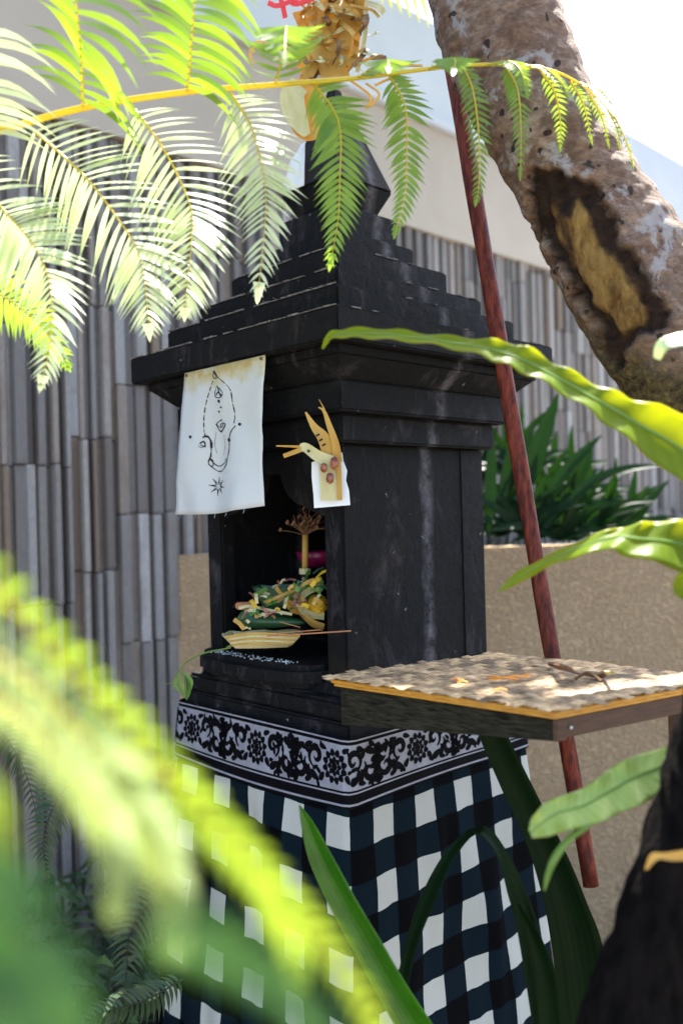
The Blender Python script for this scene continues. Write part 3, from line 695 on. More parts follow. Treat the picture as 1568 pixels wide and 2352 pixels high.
mesh('back_apron', *tbox(.031, LA-.031, LB-.04, LB-.02, TZ-.045, TZ-.013), BROWNW, table, bevel=.002)
for a in (.032,): mesh('leg', *tbox(a, a+.036, LB-.078, LB-.042, 0, TZ-.013), BROWNW, table, bevel=.002)
mesh('nail', *tube([T(.009, .04, TZ-.03), T(.006, .04, TZ-.03)], .0022, 8), PAPER, table)
wm = thing('woven_mat', T(.22, .3, TZ), 'frayed woven palm leaf mat spread on the wooden offering table', 'mat')
cell = .027
def mz(a, b):
    return TZ+.004+.004*max(0, noise.noise(Vector((a*9, b*9, 2))))+.012*max(0, (b-.32)*2)*max(0, noise.noise(Vector((a*6+4, b*7, 9))))
na, nb = int((LA+.012)/cell), int(LB/cell)
for i in range(na):
    a = -.004+i*cell+cell/2; L0 = -.010-.008*random.random(); pts = []
    for j in range(nb*4+1):
        b = L0+j*cell/4*1.02; pts.append(T(a+.0015*noise.noise(Vector((a*50, b*8, 0))), b, mz(a, b)+0.0014*math.sin(math.pi*(b/cell+i))))
    mesh('woven_strip', *ribbon(pts, cell*.82, Vector((0, 0, 1)), .0007), MATM, wm)
for j in range(nb):
    b = -.008+j*cell+cell/2; L0 = -.008-.010*random.random(); pts = []
    for i in range(na*4+3):
        a = L0+i*cell/4*1.02; pts.append(T(a, b+.0015*noise.noise(Vector((b*50, a*8, 7))), mz(a, b)-0.0014*math.sin(math.pi*(a/cell+j))))
    mesh('woven_strip', *ribbon(pts, cell*.82, Vector((0, 0, 1)), .0007), MATM, wm)
def onmat(x, y, lift=.006):
    o = Vector((0, 0, EYE)); d = (P(x, y, 1)-o); t = (TZ+lift-EYE)/d.z; return o+d*t
for k, (x, y, L, an) in enumerate([(1160, 1560, .045, -.1), (1185, 1556, .04, .1), (1140, 1558, .03, -.3), (1050, 1562, .022, -.5), (1150, 1585, .02, 0), (1210, 1553, .02, .2), (1062, 1567, .018, .1)]):
    p = onmat(x, y, .011); q = Vector((math.cos(an), math.sin(an)*.8, 0))*L/2
    tag(mesh('petal', *ribbon([p-q, p+Vector((0, 0, .003)), p+q], .007, Vector((.1, -.3, 1)), .0006), ORANGE), ('longest orange petal, in the middle row of petals on the mat', 'orange petal at the right of the middle row on the mat', 'orange petal at the left of the middle row on the mat', 'orange petal lying far left on the woven mat', 'orange petal lying nearest the golden table edge', 'orange petal at the far right end of the petals', 'short orange petal just in front of the far left one')[k], 'petal', 'orange petals strewn on the woven mat')
tw = MB(); tw.add(*tube(catmull([onmat(1262, 1525, .012), onmat(1300, 1535, .03), onmat(1330, 1548, .012), onmat(1375, 1552, .014), onmat(1390, 1545, .02)], 16), lambda t: .004+.002*math.sin(9*t), 6))
tw.add(*tube(catmull([onmat(1320, 1560, .01), onmat(1350, 1545, .02), onmat(1380, 1565, .01)], 8), .003, 6))
dl = tw.build('curled_dry_leaf', BROWNB); tag(dl, 'curled dry brown leaf with pale tip at the back of the mat', 'dry leaf')
mesh('leaf_tip', *tube(catmull([onmat(1385, 1545, .016), onmat(1400, 1545, .028), onmat(1410, 1545, .045), onmat(1412, 1545, .052)], 8), lambda t: .004*(1-.6*t), 6), PALE, dl)
for x0, y0 in ((1420, 1525), (1300, 1590)): pass
pa, pb_ = P(1024, 60, 1.98), P(1357, 2036, 1.66)
pole = mesh('wooden_pole', *tube([pa+(pb_-pa)*i/30 for i in range(31)], lambda t: .0185-.0036*t+.0006*math.sin(t*37), 20), POLE, smooth=True)
tag(pole, 'long reddish brown wooden pole leaning behind the offering table', 'pole')

# ------------------------------------------------------------------ frangipani trunk with scar
def inpoly(x, y, poly):
    c = False; j = len(poly)-1
    for i in range(len(poly)):
        xi, yi = poly[i]; xj, yj = poly[j]
        if (yi > y) != (yj > y) and x < (xj-xi)*(y-yi)/(yj-yi)+xi: c = not c
        j = i
    return c
def pdist(x, y, poly):
    d = 1e9
    for i in range(len(poly)):
        a = Vector(poly[i]); b = Vector(poly[(i+1) % len(poly)]); p = Vector((x, y)); ab = b-a
        t = max(0, min(1, (p-a).dot(ab)/ab.length_squared)); d = min(d, (p-(a+ab*t)).length)
    return d if inpoly(x, y, poly) else -d
def smooth(v, a, b): t = max(0, min(1, (v-a)/(b-a))); return t*t*(3-2*t)
tc_ = [(1085, -200, 1.72), (1122, -20, 1.70), (1180, 150, 1.68), (1262, 320, 1.66), (1352, 470, 1.64), (1432, 620, 1.62), (1515, 755, 1.60), (1620, 880, 1.58), (1760, 990, 1.55), (1990, 1090, 1.52)]
tp = catmull([P(*q) for q in tc_], 240)
NA = 220; vs = []; scarA = []; woodA = []; mossA = []
scar = [(1228, 380), (1300, 388), (1362, 412), (1398, 470), (1425, 560), (1480, 590), (1530, 700), (1545, 760), (1470, 765), (1420, 850), (1330, 700), (1265, 590), (1215, 520), (1205, 440)]
woodp = [(1262, 478), (1300, 500), (1322, 462), (1352, 500), (1375, 560), (1412, 590), (1455, 650), (1485, 700), (1470, 745), (1425, 772), (1395, 745), (1350, 680), (1305, 600), (1268, 540)]
up = Vector((.31, .2, .93)); m = len(tp)
for i, p in enumerate(tp):
    t = (tp[min(i+1, m-1)]-tp[max(i-1, 0)]).normalized(); s_ = t.cross(up).normalized(); w = s_.cross(t)
    tt = i/(m-1); x0, y0 = pix(p)
    r = .108+.006*math.sin(tt*11)+.012*math.exp(-((y0-560)/130)**2)
    for j in range(NA):
        a = 2*math.pi*j/NA; dv = math.cos(a)*s_+math.sin(a)*w
        q = p+dv*r
        rr = r+.006*noise.noise(q*7)+.0035*noise.noise(q*26)+.0016*noise.noise(Vector((q.x*60, q.y*60, q.z*90)))+.0015*math.sin(tt*150+2*noise.noise(q*9))
        x, y = pix(q); facing = dv.y < .15
        jit = 20*noise.noise(q*24)+12*noise.noise(q*75)
        sd_ = pdist(x, y, scar)+jit if facing and 300 < y < 900 else -99; wd = pdist(x, y, woodp)+jit*.6 if facing and 400 < y < 850 else -99
        A = smooth(sd_, -4, 10); B = smooth(wd+9*noise.noise(Vector((q.x*90, q.y*60, q.z*30))), -8, 12)
        rr += .005*smooth(sd_, -26, -6)*(1-A) - .014*A*(1-B) - .007*B + .004*B*noise.noise(Vector((q.x*70+q.z*40, q.y*30, q.z*9)))
        if A > 0: rr += A*(1-B)*.012*noise.noise(Vector((q.x*45, q.y*45, q.z*25)))
        vs.append(p+dv*rr); scarA.append(A); woodA.append(B); mossA.append(smooth(y+60*noise.noise(q*8)-.55*(x-1400), 690, 860) if facing else .6)
fs = [(i*NA+j, i*NA+(j+1) % NA, (i+1)*NA+(j+1) % NA, (i+1)*NA+j) for i in range(m-1) for j in range(NA)]
def bark():
    m, nt, b = newmat('frangipani_bark'); co = coords(nt)
    n1 = noi(nt, co, 16, 9, .7, .8); n2 = noi(nt, coords(nt, (1, 1, 2.2), rot=(0, R(30), 0)), 34, 8, .7); n3 = noi(nt, co, 14, 6, .7, .3); n4 = noi(nt, co, 75, 4, .7)
    c = ramp(nt, n1, [(.28, (.09, .05, .032)), (.45, (.31, .19, .125)), (.6, (.48, .35, .255)), (.75, (.66, .58, .50))])
    c = mix(nt, ramp(nt, n2, [(.42, (.6,)*3), (.6, (0, 0, 0))]), c, (.085, .05, .032))
    c = mix(nt, ramp(nt, n3, [(.55, (0, 0, 0)), (.61, (.9,)*3)]), c, mix(nt, n4, (.30, .26, .25), (.66, .64, .62)))
    c = mix(nt, ramp(nt, noi(nt, co, 48, 2, .3), [(.68, (0, 0, 0)), (.71, (.9,)*3)]), c, (.02, .012, .008))
    def at(n): a = N(nt, 'ShaderNodeAttribute'); a.attribute_name = n; return a.outputs['Fac']
    moss = ramp(nt, n4, [(.35, (.02, .016, .007)), (.6, (.16, .12, .04)), (.75, (.32, .26, .12))])
    c = mix(nt, at('moss'), c, moss)
    dk = ramp(nt, n2, [(.35, (.008, .004, .003)), (.62, (.05, .024, .012)), (.8, (.16, .085, .04))])
    c = mix(nt, at('scar'), c, dk)
    wg = noi(nt, coords(nt, (1, 1, .28), rot=(0, R(-32), 0)), 26, 7, .7, .6)
    wd = ramp(nt, wg, [(.34, (.035, .014, .004)), (.45, (.16, .08, .018)), (.56, (.34, .205, .055)), (.72, (.50, .33, .10))])
    c = mix(nt, at('wood'), c, wd)
    nt.links.new(c, b.inputs['Base Color']); b.inputs['Roughness'].default_value = .8; b.inputs['Specular IOR Level'].default_value = .3
    bump(nt, b, mth(nt, 'ADD', mth(nt, 'ADD', n2, n4), mth(nt, 'MULTIPLY', noi(nt, coords(nt, (1, 1, 3), rot=(0, R(30), 0)), 60, 6, .8), 1.2)), 1, .009); return m
tree = thing('frangipani_tree', tp[-1], 'thick leaning tree trunk with mottled bark and a dark scar of bare yellow wood', 'tree')
to = mesh('trunk', vs, fs, bark(), tree, smooth=True)
for nm, arr in (('scar', scarA), ('wood', woodA), ('moss', mossA)):
    at_ = to.data.attributes.new(nm, 'FLOAT', 'POINT'); at_.data.foreach_set('value', arr)

br = catmull([tp[0], P(1060, -420, 1.85), P(1080, -800, 2.1), P(1150, -1200, 2.5)], 30)
mesh('limb', *tube(br, lambda t: .112-.05*t, 20), to.data.materials[0], tree, smooth=True)
cr = MB(); rc = random.Random(4)  # unseen leaves, added and shaped to shade the mat and finial
for k in range(900):
    c = Vector((rc.uniform(1.0, 1.75), rc.uniform(3.2, 3.9), rc.uniform(4.45, 4.85)))
    if k % 3 == 0: c = Vector((rc.uniform(.22, .95), rc.uniform(3.0, 3.55), rc.uniform(4.5, 4.8)))
    if noise.noise(c*3.3) < -.22 or k > 640: continue
    a = rc.uniform(0, 6.28); dv = Vector((math.cos(a), math.sin(a), rc.uniform(-.5, .2))); L = rc.uniform(.16, .26)
    cr.add(*ribbon([c+dv*L*q/5 for q in range(6)], lambda t: .07*math.sin(math.pi*(.08+.88*t)), Vector((rc.uniform(-.4, .4), rc.uniform(-.4, .4), 1))))
tag(cr.build('shade_crown', STRAP, tree), kind='stuff')

# ------------------------------------------------------------------ ferns
def pinna(par, pts, half, nl, mats, tilt=35, name='pinna', wid=None, rev=0, rr=.0020, hang=0., prof=None, ang0=78, ang1=50, rsd=0, nmul=None, rib=True, bend=.26):
    """pts: (x, y, d) list from base to tip; half: leaflet length in frame units at pts' depth"""
    rg = random.Random(rsd); pp = catmull([P(*p) if not isinstance(p, Vector) else p for p in pts], nl); d = pp[len(pp)//2].y
    H = half*d/FPX; W = wid*d/FPX if wid else (H*.16)
    plen = sum((b-a).length for a, b in zip(pp, pp[1:])); W = min(W, plen/nl*1.0) if not wid else W
    mb = MB(); m = len(pp)
    for i in range(1, m-1):
        t = i/(m-1); T_ = (pp[i+1]-pp[i-1]).normalized(); Nn = (nmul or Vector((0, -1, 0))); Nn = (Nn-T_*Nn.dot(T_)).normalized()
        pf = prof(t) if prof else (min(1, .62+1.5*t) * (1-t)**.62 * 1.18 if t > .25 else .62+1.45*t)
        pf = min(1, pf)
        al = R(ang0+(ang1-ang0)*t)
        for sg in (-1, 1):
            if rg.random() < .015: continue
            side = T_.cross(Nn).normalized()*sg; L = H*pf*rg.uniform(.84, 1.06); a2 = al+rg.uniform(-.11, .11)
            D = (T_*math.cos(a2)+side*math.sin(a2)).normalized()
            K = 6; ph = R(tilt+rg.uniform(-15, 13)); q = []
            tg = Vector((0, -math.cos(ph), math.sin(ph))); bn_ = (tg-D*tg.dot(D)).normalized(); wv = bn_.cross(D).normalized(); wf_ = 1-(.28*smooth(abs(bn_.y), .55, .95) if tilt > 40 else 0)
            for k in range(K+1):
                s_ = k/K
                c = pp[i]+D*(L*s_)+T_*(L*bend*s_*s_)-Nn*(-hang*L*s_*s_)+Vector((0, 0, -.10*L*s_*s_))-Nn*(.06*L*math.sin(math.pi*s_))
                ww = W*(.38+.62*pf)*(.55+.5*math.sin(math.pi*min(1, s_*1.15)))*(1-s_**3)*.5*wf_+.0001
                q += [c+wv*ww, c-wv*ww]
            mb.add(q, [(2*k, 2*k+1, 2*k+3, 2*k+2) for k in range(K)])
    tipv = (pp[-1]-pp[-2]).normalized()
    mb.add(*ribbon([pp[-3], pp[-2], pp[-1], pp[-1]+tipv*H*.08], lambda t: W*1.2*(1-t)+.0002, Vector((0, -1, 0))))
    o = mb.build(name, mats[0], par, smooth=True)
    if rib: mesh('midrib', *tube(pp, lambda t: rr*(1-.75*t), 6), mats[1], o, smooth=True)
    return o
ff = thing('fern_frond', P(0, 300, 1.25), 'big yellow green tree fern frond arching across the top in front of the roof', 'fern frond')
rach = [(-260, 380, 1.15), (0, 300, 1.22), (190, 247, 1.27), (430, 210, 1.32), (640, 193, 1.36), (820, 178, 1.40), (960, 160, 1.43), (1080, 148, 1.46), (1200, 150, 1.48), (1280, 165, 1.49), (1350, 205, 1.50), (1410, 270, 1.50), (1450, 350, 1.50)]
rach = [(x, y, 1.5-(1.5-d)*.45) for x, y, d in rach]
mesh('rachis', *tube(catmull([P(*q) for q in rach], 90), lambda t: .0052*(1-t)+.0008, 8), RIB, ff, smooth=True)
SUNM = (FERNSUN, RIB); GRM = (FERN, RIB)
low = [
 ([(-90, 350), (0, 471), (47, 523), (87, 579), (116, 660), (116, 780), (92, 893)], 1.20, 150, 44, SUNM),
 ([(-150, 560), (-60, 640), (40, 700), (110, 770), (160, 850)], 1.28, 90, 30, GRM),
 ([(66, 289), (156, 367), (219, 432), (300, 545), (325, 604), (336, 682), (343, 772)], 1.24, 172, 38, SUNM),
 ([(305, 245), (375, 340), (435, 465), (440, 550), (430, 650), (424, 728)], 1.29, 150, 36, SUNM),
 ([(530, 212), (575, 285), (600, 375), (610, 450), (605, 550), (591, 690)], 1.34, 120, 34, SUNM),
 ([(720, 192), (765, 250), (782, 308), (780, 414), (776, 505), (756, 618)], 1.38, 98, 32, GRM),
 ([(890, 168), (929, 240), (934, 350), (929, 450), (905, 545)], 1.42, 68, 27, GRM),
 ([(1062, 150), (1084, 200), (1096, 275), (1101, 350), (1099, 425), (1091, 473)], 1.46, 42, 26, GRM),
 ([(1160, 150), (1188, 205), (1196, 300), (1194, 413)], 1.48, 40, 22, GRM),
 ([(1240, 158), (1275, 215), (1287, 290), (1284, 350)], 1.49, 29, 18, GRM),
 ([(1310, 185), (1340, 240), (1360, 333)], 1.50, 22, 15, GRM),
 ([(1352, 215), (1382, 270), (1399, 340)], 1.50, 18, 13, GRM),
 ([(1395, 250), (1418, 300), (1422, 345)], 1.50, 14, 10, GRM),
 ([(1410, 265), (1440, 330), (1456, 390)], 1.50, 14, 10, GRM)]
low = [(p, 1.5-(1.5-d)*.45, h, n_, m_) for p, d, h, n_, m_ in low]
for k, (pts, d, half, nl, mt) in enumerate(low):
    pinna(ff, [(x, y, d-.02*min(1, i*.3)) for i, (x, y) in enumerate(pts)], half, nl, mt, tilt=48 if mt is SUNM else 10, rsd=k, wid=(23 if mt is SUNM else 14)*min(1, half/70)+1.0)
upper = [
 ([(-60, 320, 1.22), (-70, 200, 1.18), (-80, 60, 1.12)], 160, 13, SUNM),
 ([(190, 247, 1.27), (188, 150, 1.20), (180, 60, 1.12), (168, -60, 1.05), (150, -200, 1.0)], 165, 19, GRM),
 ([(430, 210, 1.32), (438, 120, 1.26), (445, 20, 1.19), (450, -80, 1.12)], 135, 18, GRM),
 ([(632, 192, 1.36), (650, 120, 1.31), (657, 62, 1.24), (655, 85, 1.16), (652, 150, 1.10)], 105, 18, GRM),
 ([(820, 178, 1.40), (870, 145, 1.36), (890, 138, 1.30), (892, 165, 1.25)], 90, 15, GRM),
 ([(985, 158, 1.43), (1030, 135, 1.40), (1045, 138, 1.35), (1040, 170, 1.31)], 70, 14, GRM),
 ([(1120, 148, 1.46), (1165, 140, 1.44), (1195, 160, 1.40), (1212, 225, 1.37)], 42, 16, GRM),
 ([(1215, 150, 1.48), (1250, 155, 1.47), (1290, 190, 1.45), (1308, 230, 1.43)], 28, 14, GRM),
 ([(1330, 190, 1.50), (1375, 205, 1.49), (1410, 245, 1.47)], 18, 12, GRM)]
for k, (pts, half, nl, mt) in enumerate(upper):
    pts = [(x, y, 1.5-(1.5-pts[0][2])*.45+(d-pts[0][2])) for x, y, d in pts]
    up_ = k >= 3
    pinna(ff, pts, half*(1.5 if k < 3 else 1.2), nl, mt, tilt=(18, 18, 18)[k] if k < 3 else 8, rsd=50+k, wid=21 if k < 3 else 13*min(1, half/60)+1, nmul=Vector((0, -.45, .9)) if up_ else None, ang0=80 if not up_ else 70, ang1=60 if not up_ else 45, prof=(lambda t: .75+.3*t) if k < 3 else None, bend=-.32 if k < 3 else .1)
# near, out-of-focus fronds at the lower left
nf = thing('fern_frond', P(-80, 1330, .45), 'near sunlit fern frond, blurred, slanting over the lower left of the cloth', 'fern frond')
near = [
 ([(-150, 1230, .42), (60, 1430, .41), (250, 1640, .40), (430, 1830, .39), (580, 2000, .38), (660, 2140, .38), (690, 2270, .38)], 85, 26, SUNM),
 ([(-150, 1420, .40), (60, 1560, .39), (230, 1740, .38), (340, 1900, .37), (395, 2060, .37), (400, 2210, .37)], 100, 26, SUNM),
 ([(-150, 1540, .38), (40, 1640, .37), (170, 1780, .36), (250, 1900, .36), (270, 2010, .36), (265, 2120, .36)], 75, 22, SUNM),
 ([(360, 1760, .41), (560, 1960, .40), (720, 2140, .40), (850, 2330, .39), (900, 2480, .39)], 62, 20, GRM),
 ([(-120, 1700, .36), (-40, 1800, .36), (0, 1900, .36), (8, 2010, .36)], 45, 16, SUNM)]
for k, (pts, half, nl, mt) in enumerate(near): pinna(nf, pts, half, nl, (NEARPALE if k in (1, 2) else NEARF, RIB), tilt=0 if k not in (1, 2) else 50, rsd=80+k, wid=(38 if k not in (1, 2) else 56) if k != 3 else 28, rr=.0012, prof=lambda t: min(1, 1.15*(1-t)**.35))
vf = thing('fern_frond', P(-100, 2300, .25), 'closest fern frond, a hazy green blur over the lower left corner', 'fern frond')
for k, (pts, half, nl) in enumerate((
 ([(-160, 1930, .25), (-10, 2060, .25), (110, 2230, .24), (170, 2450, .24)], 130, 16),
 ([(-160, 2150, .24), (-40, 2280, .24), (60, 2420, .24), (120, 2600, .24)], 120, 14),
 ([(330, 2120, .27), (520, 2190, .27), (680, 2300, .26), (800, 2480, .26)], 95, 18))):
    pinna(vf, pts, half, nl, (VEIL, RIBDARK), tilt=20, rsd=200+k, wid=52 if k < 2 else 26, rr=.0006, prof=lambda t: min(1, 1.15*(1-t)**.35))
# broad shaded leaf at the lower left corner
def edgeleaf(name, up_e, lo_e, m, par, nx=24, ny=8, fold=.02, wave=.003, th=.0006, waves=9, sd=0, rib=None):
    """leaf between two edges given as (x, y, d) lists; bulges away from the viewer along the midrib"""
    A = catmull([P(*p) for p in up_e], nx); B = catmull([P(*p) for p in lo_e], nx); vs = []
    for i in range(nx+1):
        for j in range(ny+1):
            t = j/ny; p = A[i].lerp(B[i], t); w = (A[i]-B[i]).length
            p = p+Vector((0, 1, 0))*(fold*w*math.sin(math.pi*t)*5) + Vector((0, -1, .4))*wave*math.sin(waves*i/nx*2*math.pi+t*2+sd)*abs(2*t-1)*min(1, w*20)
            vs.append(p)
    fs = [(i*(ny+1)+j, i*(ny+1)+j+1, (i+1)*(ny+1)+j+1, (i+1)*(ny+1)+j) for i in range(nx) for j in range(ny)]
    o = mesh(name, vs, fs, m, par, smooth=True, uvs=[(i/nx, j/ny) for i in range(nx+1) for j in range(ny+1)])
    if th: s_ = o.modifiers.new('thickness', 'SOLIDIFY'); s_.thickness = th
    if rib:
        mid = [vs[i*(ny+1)+ny//2]+Vector((0, -.0006, 0)) for i in range(nx+1)]
        mesh('midrib', *tube(mid, lambda t: .0006+.0016*t, 6), rib, o)
    return o
# shaded ferns further back, lower left
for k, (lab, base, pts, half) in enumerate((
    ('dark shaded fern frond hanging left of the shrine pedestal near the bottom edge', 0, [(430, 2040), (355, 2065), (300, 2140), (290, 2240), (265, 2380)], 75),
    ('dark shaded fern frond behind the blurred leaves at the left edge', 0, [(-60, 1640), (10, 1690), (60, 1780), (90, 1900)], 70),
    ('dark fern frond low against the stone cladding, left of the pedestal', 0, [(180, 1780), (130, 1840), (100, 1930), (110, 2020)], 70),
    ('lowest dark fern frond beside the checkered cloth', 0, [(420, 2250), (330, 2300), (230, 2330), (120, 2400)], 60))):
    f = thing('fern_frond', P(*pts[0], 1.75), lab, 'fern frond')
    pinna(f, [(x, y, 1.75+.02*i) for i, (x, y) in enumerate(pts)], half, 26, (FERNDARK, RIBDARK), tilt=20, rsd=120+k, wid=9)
# ground plants: dense dark clump behind
gc = MB(); rg = random.Random(21)
for k in range(2600):
    x = rg.uniform(-1.7, .1); y = rg.uniform(2.3, 3.3)
    if y-2.87 > (x+1.094)*.972-.1 or (x > -.55 and y < 2.6 and x > -.35): continue
    p = Vector((x, y, rg.uniform(.1, .62+.25*noise.noise(Vector((x*3, y*3, 0)))))); d_ = Vector((rg.uniform(-1, 1), rg.uniform(-1, .3), rg.uniform(-.2, 1))).normalized()
    gc.add(*ribbon([p, p+d_*.06, p+d_*.11+Vector((0, 0, -.03))], lambda t: .022*math.sin(math.pi*(t*.85+.12)), Vector((rg.uniform(-.5, .5), -.7, .7))))
tag(gc.build('ground_cover', FERNDARK), 'dark low leafy ground cover between shrine and clad wall', 'ground cover', kind='stuff')

# ------------------------------------------------------------------ bird's nest fern, right
nest = thing('birds_nest_fern', P(1900, 1500, 1.25), 'bright wavy strap leaved fern reaching in from the right edge', 'fern')
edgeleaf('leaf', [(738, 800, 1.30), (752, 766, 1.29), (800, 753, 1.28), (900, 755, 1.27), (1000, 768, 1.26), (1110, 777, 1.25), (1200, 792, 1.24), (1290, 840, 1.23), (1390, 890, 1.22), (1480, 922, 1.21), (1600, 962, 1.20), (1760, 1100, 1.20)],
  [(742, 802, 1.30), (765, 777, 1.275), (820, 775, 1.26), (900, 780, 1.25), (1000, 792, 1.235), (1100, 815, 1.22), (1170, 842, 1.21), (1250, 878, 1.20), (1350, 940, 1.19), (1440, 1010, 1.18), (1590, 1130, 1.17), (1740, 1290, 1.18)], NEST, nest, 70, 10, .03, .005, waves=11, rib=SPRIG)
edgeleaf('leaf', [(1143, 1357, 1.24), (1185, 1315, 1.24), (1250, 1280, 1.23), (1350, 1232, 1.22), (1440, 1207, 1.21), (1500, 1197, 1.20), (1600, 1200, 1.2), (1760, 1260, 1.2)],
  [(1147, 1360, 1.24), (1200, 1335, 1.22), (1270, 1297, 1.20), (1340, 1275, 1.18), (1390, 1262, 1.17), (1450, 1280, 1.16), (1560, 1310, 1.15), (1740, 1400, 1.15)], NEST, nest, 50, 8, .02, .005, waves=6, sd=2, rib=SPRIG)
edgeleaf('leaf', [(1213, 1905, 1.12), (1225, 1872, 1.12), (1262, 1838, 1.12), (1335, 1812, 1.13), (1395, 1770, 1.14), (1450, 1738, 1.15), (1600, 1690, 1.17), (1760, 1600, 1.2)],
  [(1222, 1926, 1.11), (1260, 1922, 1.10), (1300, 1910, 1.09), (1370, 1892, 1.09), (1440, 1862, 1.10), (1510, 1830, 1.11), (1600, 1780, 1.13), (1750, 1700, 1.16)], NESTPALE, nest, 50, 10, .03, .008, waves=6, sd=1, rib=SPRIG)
mesh('dried_tail', *tube(catmull([P(1352, 1898, 1.095), P(1310, 1925, 1.10), P(1275, 1970, 1.10), P(1258, 2010, 1.10), P(1250, 2046, 1.10)], 16), lambda t: .0045*math.sin(math.pi*(.15+.8*t))+.0006, 6), SPRIG, nest)
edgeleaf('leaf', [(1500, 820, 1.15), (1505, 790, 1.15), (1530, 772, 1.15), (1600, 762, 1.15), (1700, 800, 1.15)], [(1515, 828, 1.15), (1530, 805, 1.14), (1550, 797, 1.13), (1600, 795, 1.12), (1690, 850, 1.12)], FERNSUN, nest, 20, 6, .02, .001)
edgeleaf('leaf', [(1545, 1345, 1.1), (1552, 1325, 1.1), (1580, 1318, 1.1), (1700, 1380, 1.1)], [(1550, 1365, 1.1), (1570, 1378, 1.1), (1600, 1380, 1.1), (1690, 1440, 1.1)], NEST, nest, 16, 6, .02, .001)
edgeleaf('withered_leaf', [(1480, 1998, 1.0), (1495, 1962, 1.0), (1530, 1960, 1.0), (1600, 1945, 1.0), (1700, 1900, 1.0)], [(1485, 2000, 1.0), (1512, 1975, 1.0), (1545, 1978, 1.0), (1600, 1975, 1.0), (1700, 1960, 1.0)], STRAW, nest, 20, 6, .03, .002)
bt = thing('black_tree', P(1480, 2400, 1.05)-Vector((0, 0, .2)), 'black fibrous leaning trunk in the lower right corner', 'tree')
cp = catmull([P(1760, 1250, 1.10), P(1700, 1500, 1.09), P(1640, 1750, 1.08), P(1570, 2000, 1.06), P(1490, 2250, 1.04), P(1420, 2480, 1.02), P(1380, 2700, 1.0)], 120); vs = []; NB = 60
for i, p in enumerate(cp):
    t = (cp[min(i+1, 120)]-cp[max(i-1, 0)]).normalized(); s_ = t.cross(up).normalized(); w = s_.cross(t); tt = i/120
    for j in range(NB):
        a = 2*math.pi*j/NB; dv = math.cos(a)*s_+math.sin(a)*w; r = .046+.018*tt+.004*noise.noise(Vector((a*9, tt*8, 0)))+.006*noise.noise(Vector((math.cos(a)*3, math.sin(a)*3, tt*25)))
        vs.append(p+dv*r)
mesh('trunk', vs, [(i*NB+j, i*NB+(j+1) % NB, (i+1)*NB+(j+1) % NB, (i+1)*NB+j) for i in range(120) for j in range(NB)], BLACKT, bt, smooth=True)
hr = MB()
for k in range(260):
    i = rg.randrange(10, 118); j = rg.randrange(NB); p = vs[i*NB+j]; n_ = (p-cp[i]).normalized()
    hr.add(*tube([p-n_*.002, p+n_*rg.uniform(.003, .010)+Vector((0, 0, rg.uniform(0, .012)))], .0005, 3, False))
tag(hr.build('fibres', BLACKT, bt), kind='stuff')

# ------------------------------------------------------------------ strap leaves, lower centre
st = thing('strap_leaf_plant', P(960, 2500, 1.35), 'single glossy bright green upright blade in front of the checkered cloth', 'plant')
edgeleaf('leaf', [(686, 1850, 1.40), (692, 1900, 1.40), (712, 1985, 1.395), (760, 2090, 1.39), (820, 2200, 1.38), (880, 2310, 1.37), (960, 2450, 1.36)],
  [(690, 1851, 1.40), (720, 1890, 1.38), (768, 1975, 1.365), (820, 2070, 1.35), (880, 2170, 1.34), (945, 2280, 1.33), (1060, 2450, 1.32)], STRAP, st, 40, 8, .05, 0, rib=STRAP)
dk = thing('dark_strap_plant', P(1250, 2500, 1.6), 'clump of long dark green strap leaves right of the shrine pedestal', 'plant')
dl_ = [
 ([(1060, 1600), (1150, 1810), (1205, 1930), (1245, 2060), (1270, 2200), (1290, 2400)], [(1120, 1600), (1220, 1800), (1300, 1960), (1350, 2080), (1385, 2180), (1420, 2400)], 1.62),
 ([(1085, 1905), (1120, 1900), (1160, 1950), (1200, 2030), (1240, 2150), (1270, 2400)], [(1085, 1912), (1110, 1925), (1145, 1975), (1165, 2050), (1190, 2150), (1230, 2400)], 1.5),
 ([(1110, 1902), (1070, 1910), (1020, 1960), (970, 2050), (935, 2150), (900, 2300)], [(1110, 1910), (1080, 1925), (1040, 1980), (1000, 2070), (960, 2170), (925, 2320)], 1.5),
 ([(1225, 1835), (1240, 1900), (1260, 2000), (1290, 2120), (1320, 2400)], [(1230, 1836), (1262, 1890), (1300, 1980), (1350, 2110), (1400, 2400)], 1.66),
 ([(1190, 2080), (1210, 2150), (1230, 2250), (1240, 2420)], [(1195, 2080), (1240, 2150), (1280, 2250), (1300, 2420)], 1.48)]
for k, (a, b, d) in enumerate(dl_): edgeleaf('leaf', [(x, y, d) for x, y in a], [(x, y, d-.02) for x, y in b], STRAPDARK, dk, 30, 6, .05, 0, sd=k)

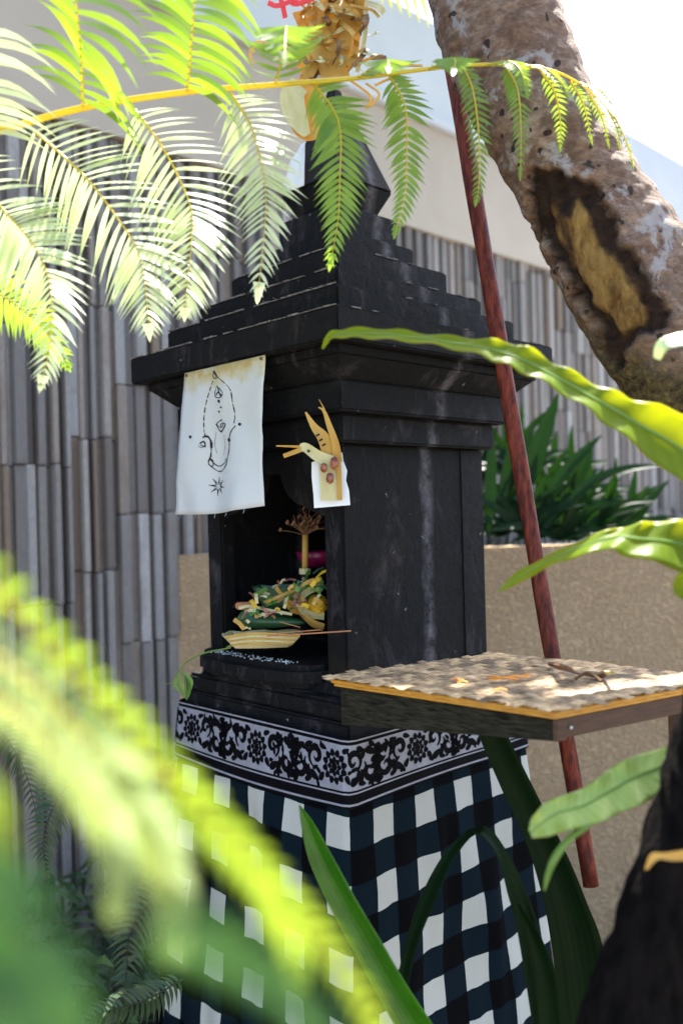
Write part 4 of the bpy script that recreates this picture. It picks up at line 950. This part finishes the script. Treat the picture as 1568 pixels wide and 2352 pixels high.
# ------------------------------------------------------------------ lady palm behind the planter wall
lp = thing('lady_palm', P(1250, 1300, 3.75)-Vector((0, 0, .1)), 'dark green spiky palm growing behind the planter wall, right of the shrine', 'palm')
rp = random.Random(9)
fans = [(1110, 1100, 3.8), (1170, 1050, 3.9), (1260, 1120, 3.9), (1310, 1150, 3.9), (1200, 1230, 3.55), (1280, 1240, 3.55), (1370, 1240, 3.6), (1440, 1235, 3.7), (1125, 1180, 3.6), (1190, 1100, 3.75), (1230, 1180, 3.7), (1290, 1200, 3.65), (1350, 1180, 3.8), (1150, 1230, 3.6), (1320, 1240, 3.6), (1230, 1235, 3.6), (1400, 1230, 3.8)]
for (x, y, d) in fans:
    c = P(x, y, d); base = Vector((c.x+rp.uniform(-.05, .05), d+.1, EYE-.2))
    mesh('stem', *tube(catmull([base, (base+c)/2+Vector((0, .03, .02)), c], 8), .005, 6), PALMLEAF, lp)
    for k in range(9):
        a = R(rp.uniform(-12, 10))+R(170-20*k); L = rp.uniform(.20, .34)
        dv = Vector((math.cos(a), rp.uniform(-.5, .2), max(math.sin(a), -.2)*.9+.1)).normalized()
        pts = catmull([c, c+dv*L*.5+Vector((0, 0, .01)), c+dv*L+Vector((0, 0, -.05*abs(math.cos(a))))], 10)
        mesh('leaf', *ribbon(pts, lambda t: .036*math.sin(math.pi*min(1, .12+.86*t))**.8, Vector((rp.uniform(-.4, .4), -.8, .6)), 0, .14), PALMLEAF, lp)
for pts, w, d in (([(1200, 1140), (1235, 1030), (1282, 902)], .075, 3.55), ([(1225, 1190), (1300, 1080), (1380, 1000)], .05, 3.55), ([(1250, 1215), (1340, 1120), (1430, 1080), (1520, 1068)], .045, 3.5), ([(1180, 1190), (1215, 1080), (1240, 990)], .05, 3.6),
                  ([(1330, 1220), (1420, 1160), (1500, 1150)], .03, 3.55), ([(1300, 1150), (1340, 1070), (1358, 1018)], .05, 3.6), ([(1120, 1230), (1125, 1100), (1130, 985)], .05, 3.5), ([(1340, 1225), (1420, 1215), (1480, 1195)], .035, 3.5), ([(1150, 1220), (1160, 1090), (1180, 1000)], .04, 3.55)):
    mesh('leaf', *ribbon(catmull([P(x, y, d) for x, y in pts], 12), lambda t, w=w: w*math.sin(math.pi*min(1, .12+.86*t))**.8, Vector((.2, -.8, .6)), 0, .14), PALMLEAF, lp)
# ------------------------------------------------------------------ yellow palm leaflets at the top
yp = thing('yellow_palm_frond', P(940, -120, 3.2), 'yellow green palm leaflets hanging against the sky at the top', 'palm frond')
mesh('rachis', *tube(catmull([P(820, -90, 3.2), P(940, -70, 3.2), P(1080, -30, 3.2)], 10), .006, 6), YPALM, yp)
for k in range(9):
    x = 850+k*21; y1 = 10+k*11
    mesh('leaflet', *ribbon(catmull([P(x, -75+k*4, 3.2), P(x+14, -30+k*5, 3.2), P(x+30, y1, 3.2)], 8), lambda t: .020*(1-t**3)+.001, Vector((.2, -1, .2)), 0, .1), YPALM, yp)

# ------------------------------------------------------------------ dry palm-leaf hanging ornament at the top
orn_ = thing('straw_ornament', P(720, -100, 1.62), 'hanging dried palm leaf ornament with red ribbon at the top, before the roof tip', 'ornament')
ro = random.Random(17)
mesh('cord', *tube([P(740, -260, 1.62), P(738, 60, 1.62)], .0015, 6), STRAW, orn_)
def so_(name, pts, w, m=STRAW, d=1.62, fold=.08): return mesh(name, *ribbon(catmull([P(x, y, d+(q[0] if q else 0)) for x, y, *q in pts], 14), w if callable(w) else (lambda t: w), Vector((ro.uniform(-.25, .25), -1, ro.uniform(-.1, .4))), .0008, fold), m, orn_)
so_('woven_panel', [(815, -20), (805, 60), (795, 150)], .040)
so_('woven_panel', [(760, -20), (745, 70), (705, 150), (690, 165)], .036)
so_('woven_panel', [(840, 0), (838, 80), (820, 165)], .008, PALE)
so_('woven_panel', [(700, 20), (730, 90), (760, 150), (775, 190)], .05)
so_('woven_panel', [(780, 10, .02), (770, 90, .02), (750, 170, .02)], .07)
for k in range(90):
    x, y = ro.uniform(640, 850), ro.uniform(-60, 150); a = ro.uniform(0, 6.28); L = ro.uniform(25, 70)
    if x < 700 and y > 40 or x+y < 690: continue
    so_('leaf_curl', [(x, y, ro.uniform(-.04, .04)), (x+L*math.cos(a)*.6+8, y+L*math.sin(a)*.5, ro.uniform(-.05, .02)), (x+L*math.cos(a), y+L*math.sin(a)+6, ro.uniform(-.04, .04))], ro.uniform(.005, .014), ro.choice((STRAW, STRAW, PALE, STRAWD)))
for k in range(5): so_('hollow_shade', [(690+k*24, 190-k*8, .02), (705+k*24, 168-k*7, .02), (720+k*22, 150-k*6, .02)], .014, STRAWD)  # dark strips stand in for the shade of the hollow
so_('palm_pouch', [(690, 195), (672, 215), (675, 250), (690, 285), (705, 310)], lambda t: .045*math.sin(math.pi*(.3+.6*t)), PALE)
so_('palm_pouch', [(720, 185), (700, 225), (705, 290), (735, 300)], lambda t: .06*math.sin(math.pi*(.25+.6*t)), STRAW, 1.63)
for k in range(9): x = 560+ro.uniform(0, 120); so_('loose_fringe', [(x+30, 100), (x, 85+k*5), (x-18+k*4, 110+k*6)], .004, STRAW)
for pts in ([(615, 5), (640, 12), (690, -8)], [(640, -20), (650, 15), (655, 40)], [(660, -20), (675, 8), (720, -5)]): so_('red_ribbon', pts, .009, RED, 1.56)
for pts in ([(830, 140), (855, 132), (880, 126)], [(840, 165), (900, 150), (970, 150)], [(860, 195), (900, 180), (940, 190)], [(800, 180), (850, 220), (840, 250)], [(840, 190), (870, 215), (850, 245)]): so_('loose_fringe', pts, .005, STRAW)
# white cloth tied at the finial
wc = edgeleaf('finial_cloth', [(700, 325, 2.02), (699, 370, 2.02), (698, 425, 2.02)], [(692, 330, 2.04), (665, 375, 2.04), (645, 440, 2.04)], CLOTHW, None, 12, 6, .03, .004, waves=2)
tag(wc, 'small white cloth tied at the left of the shrine finial', 'cloth')
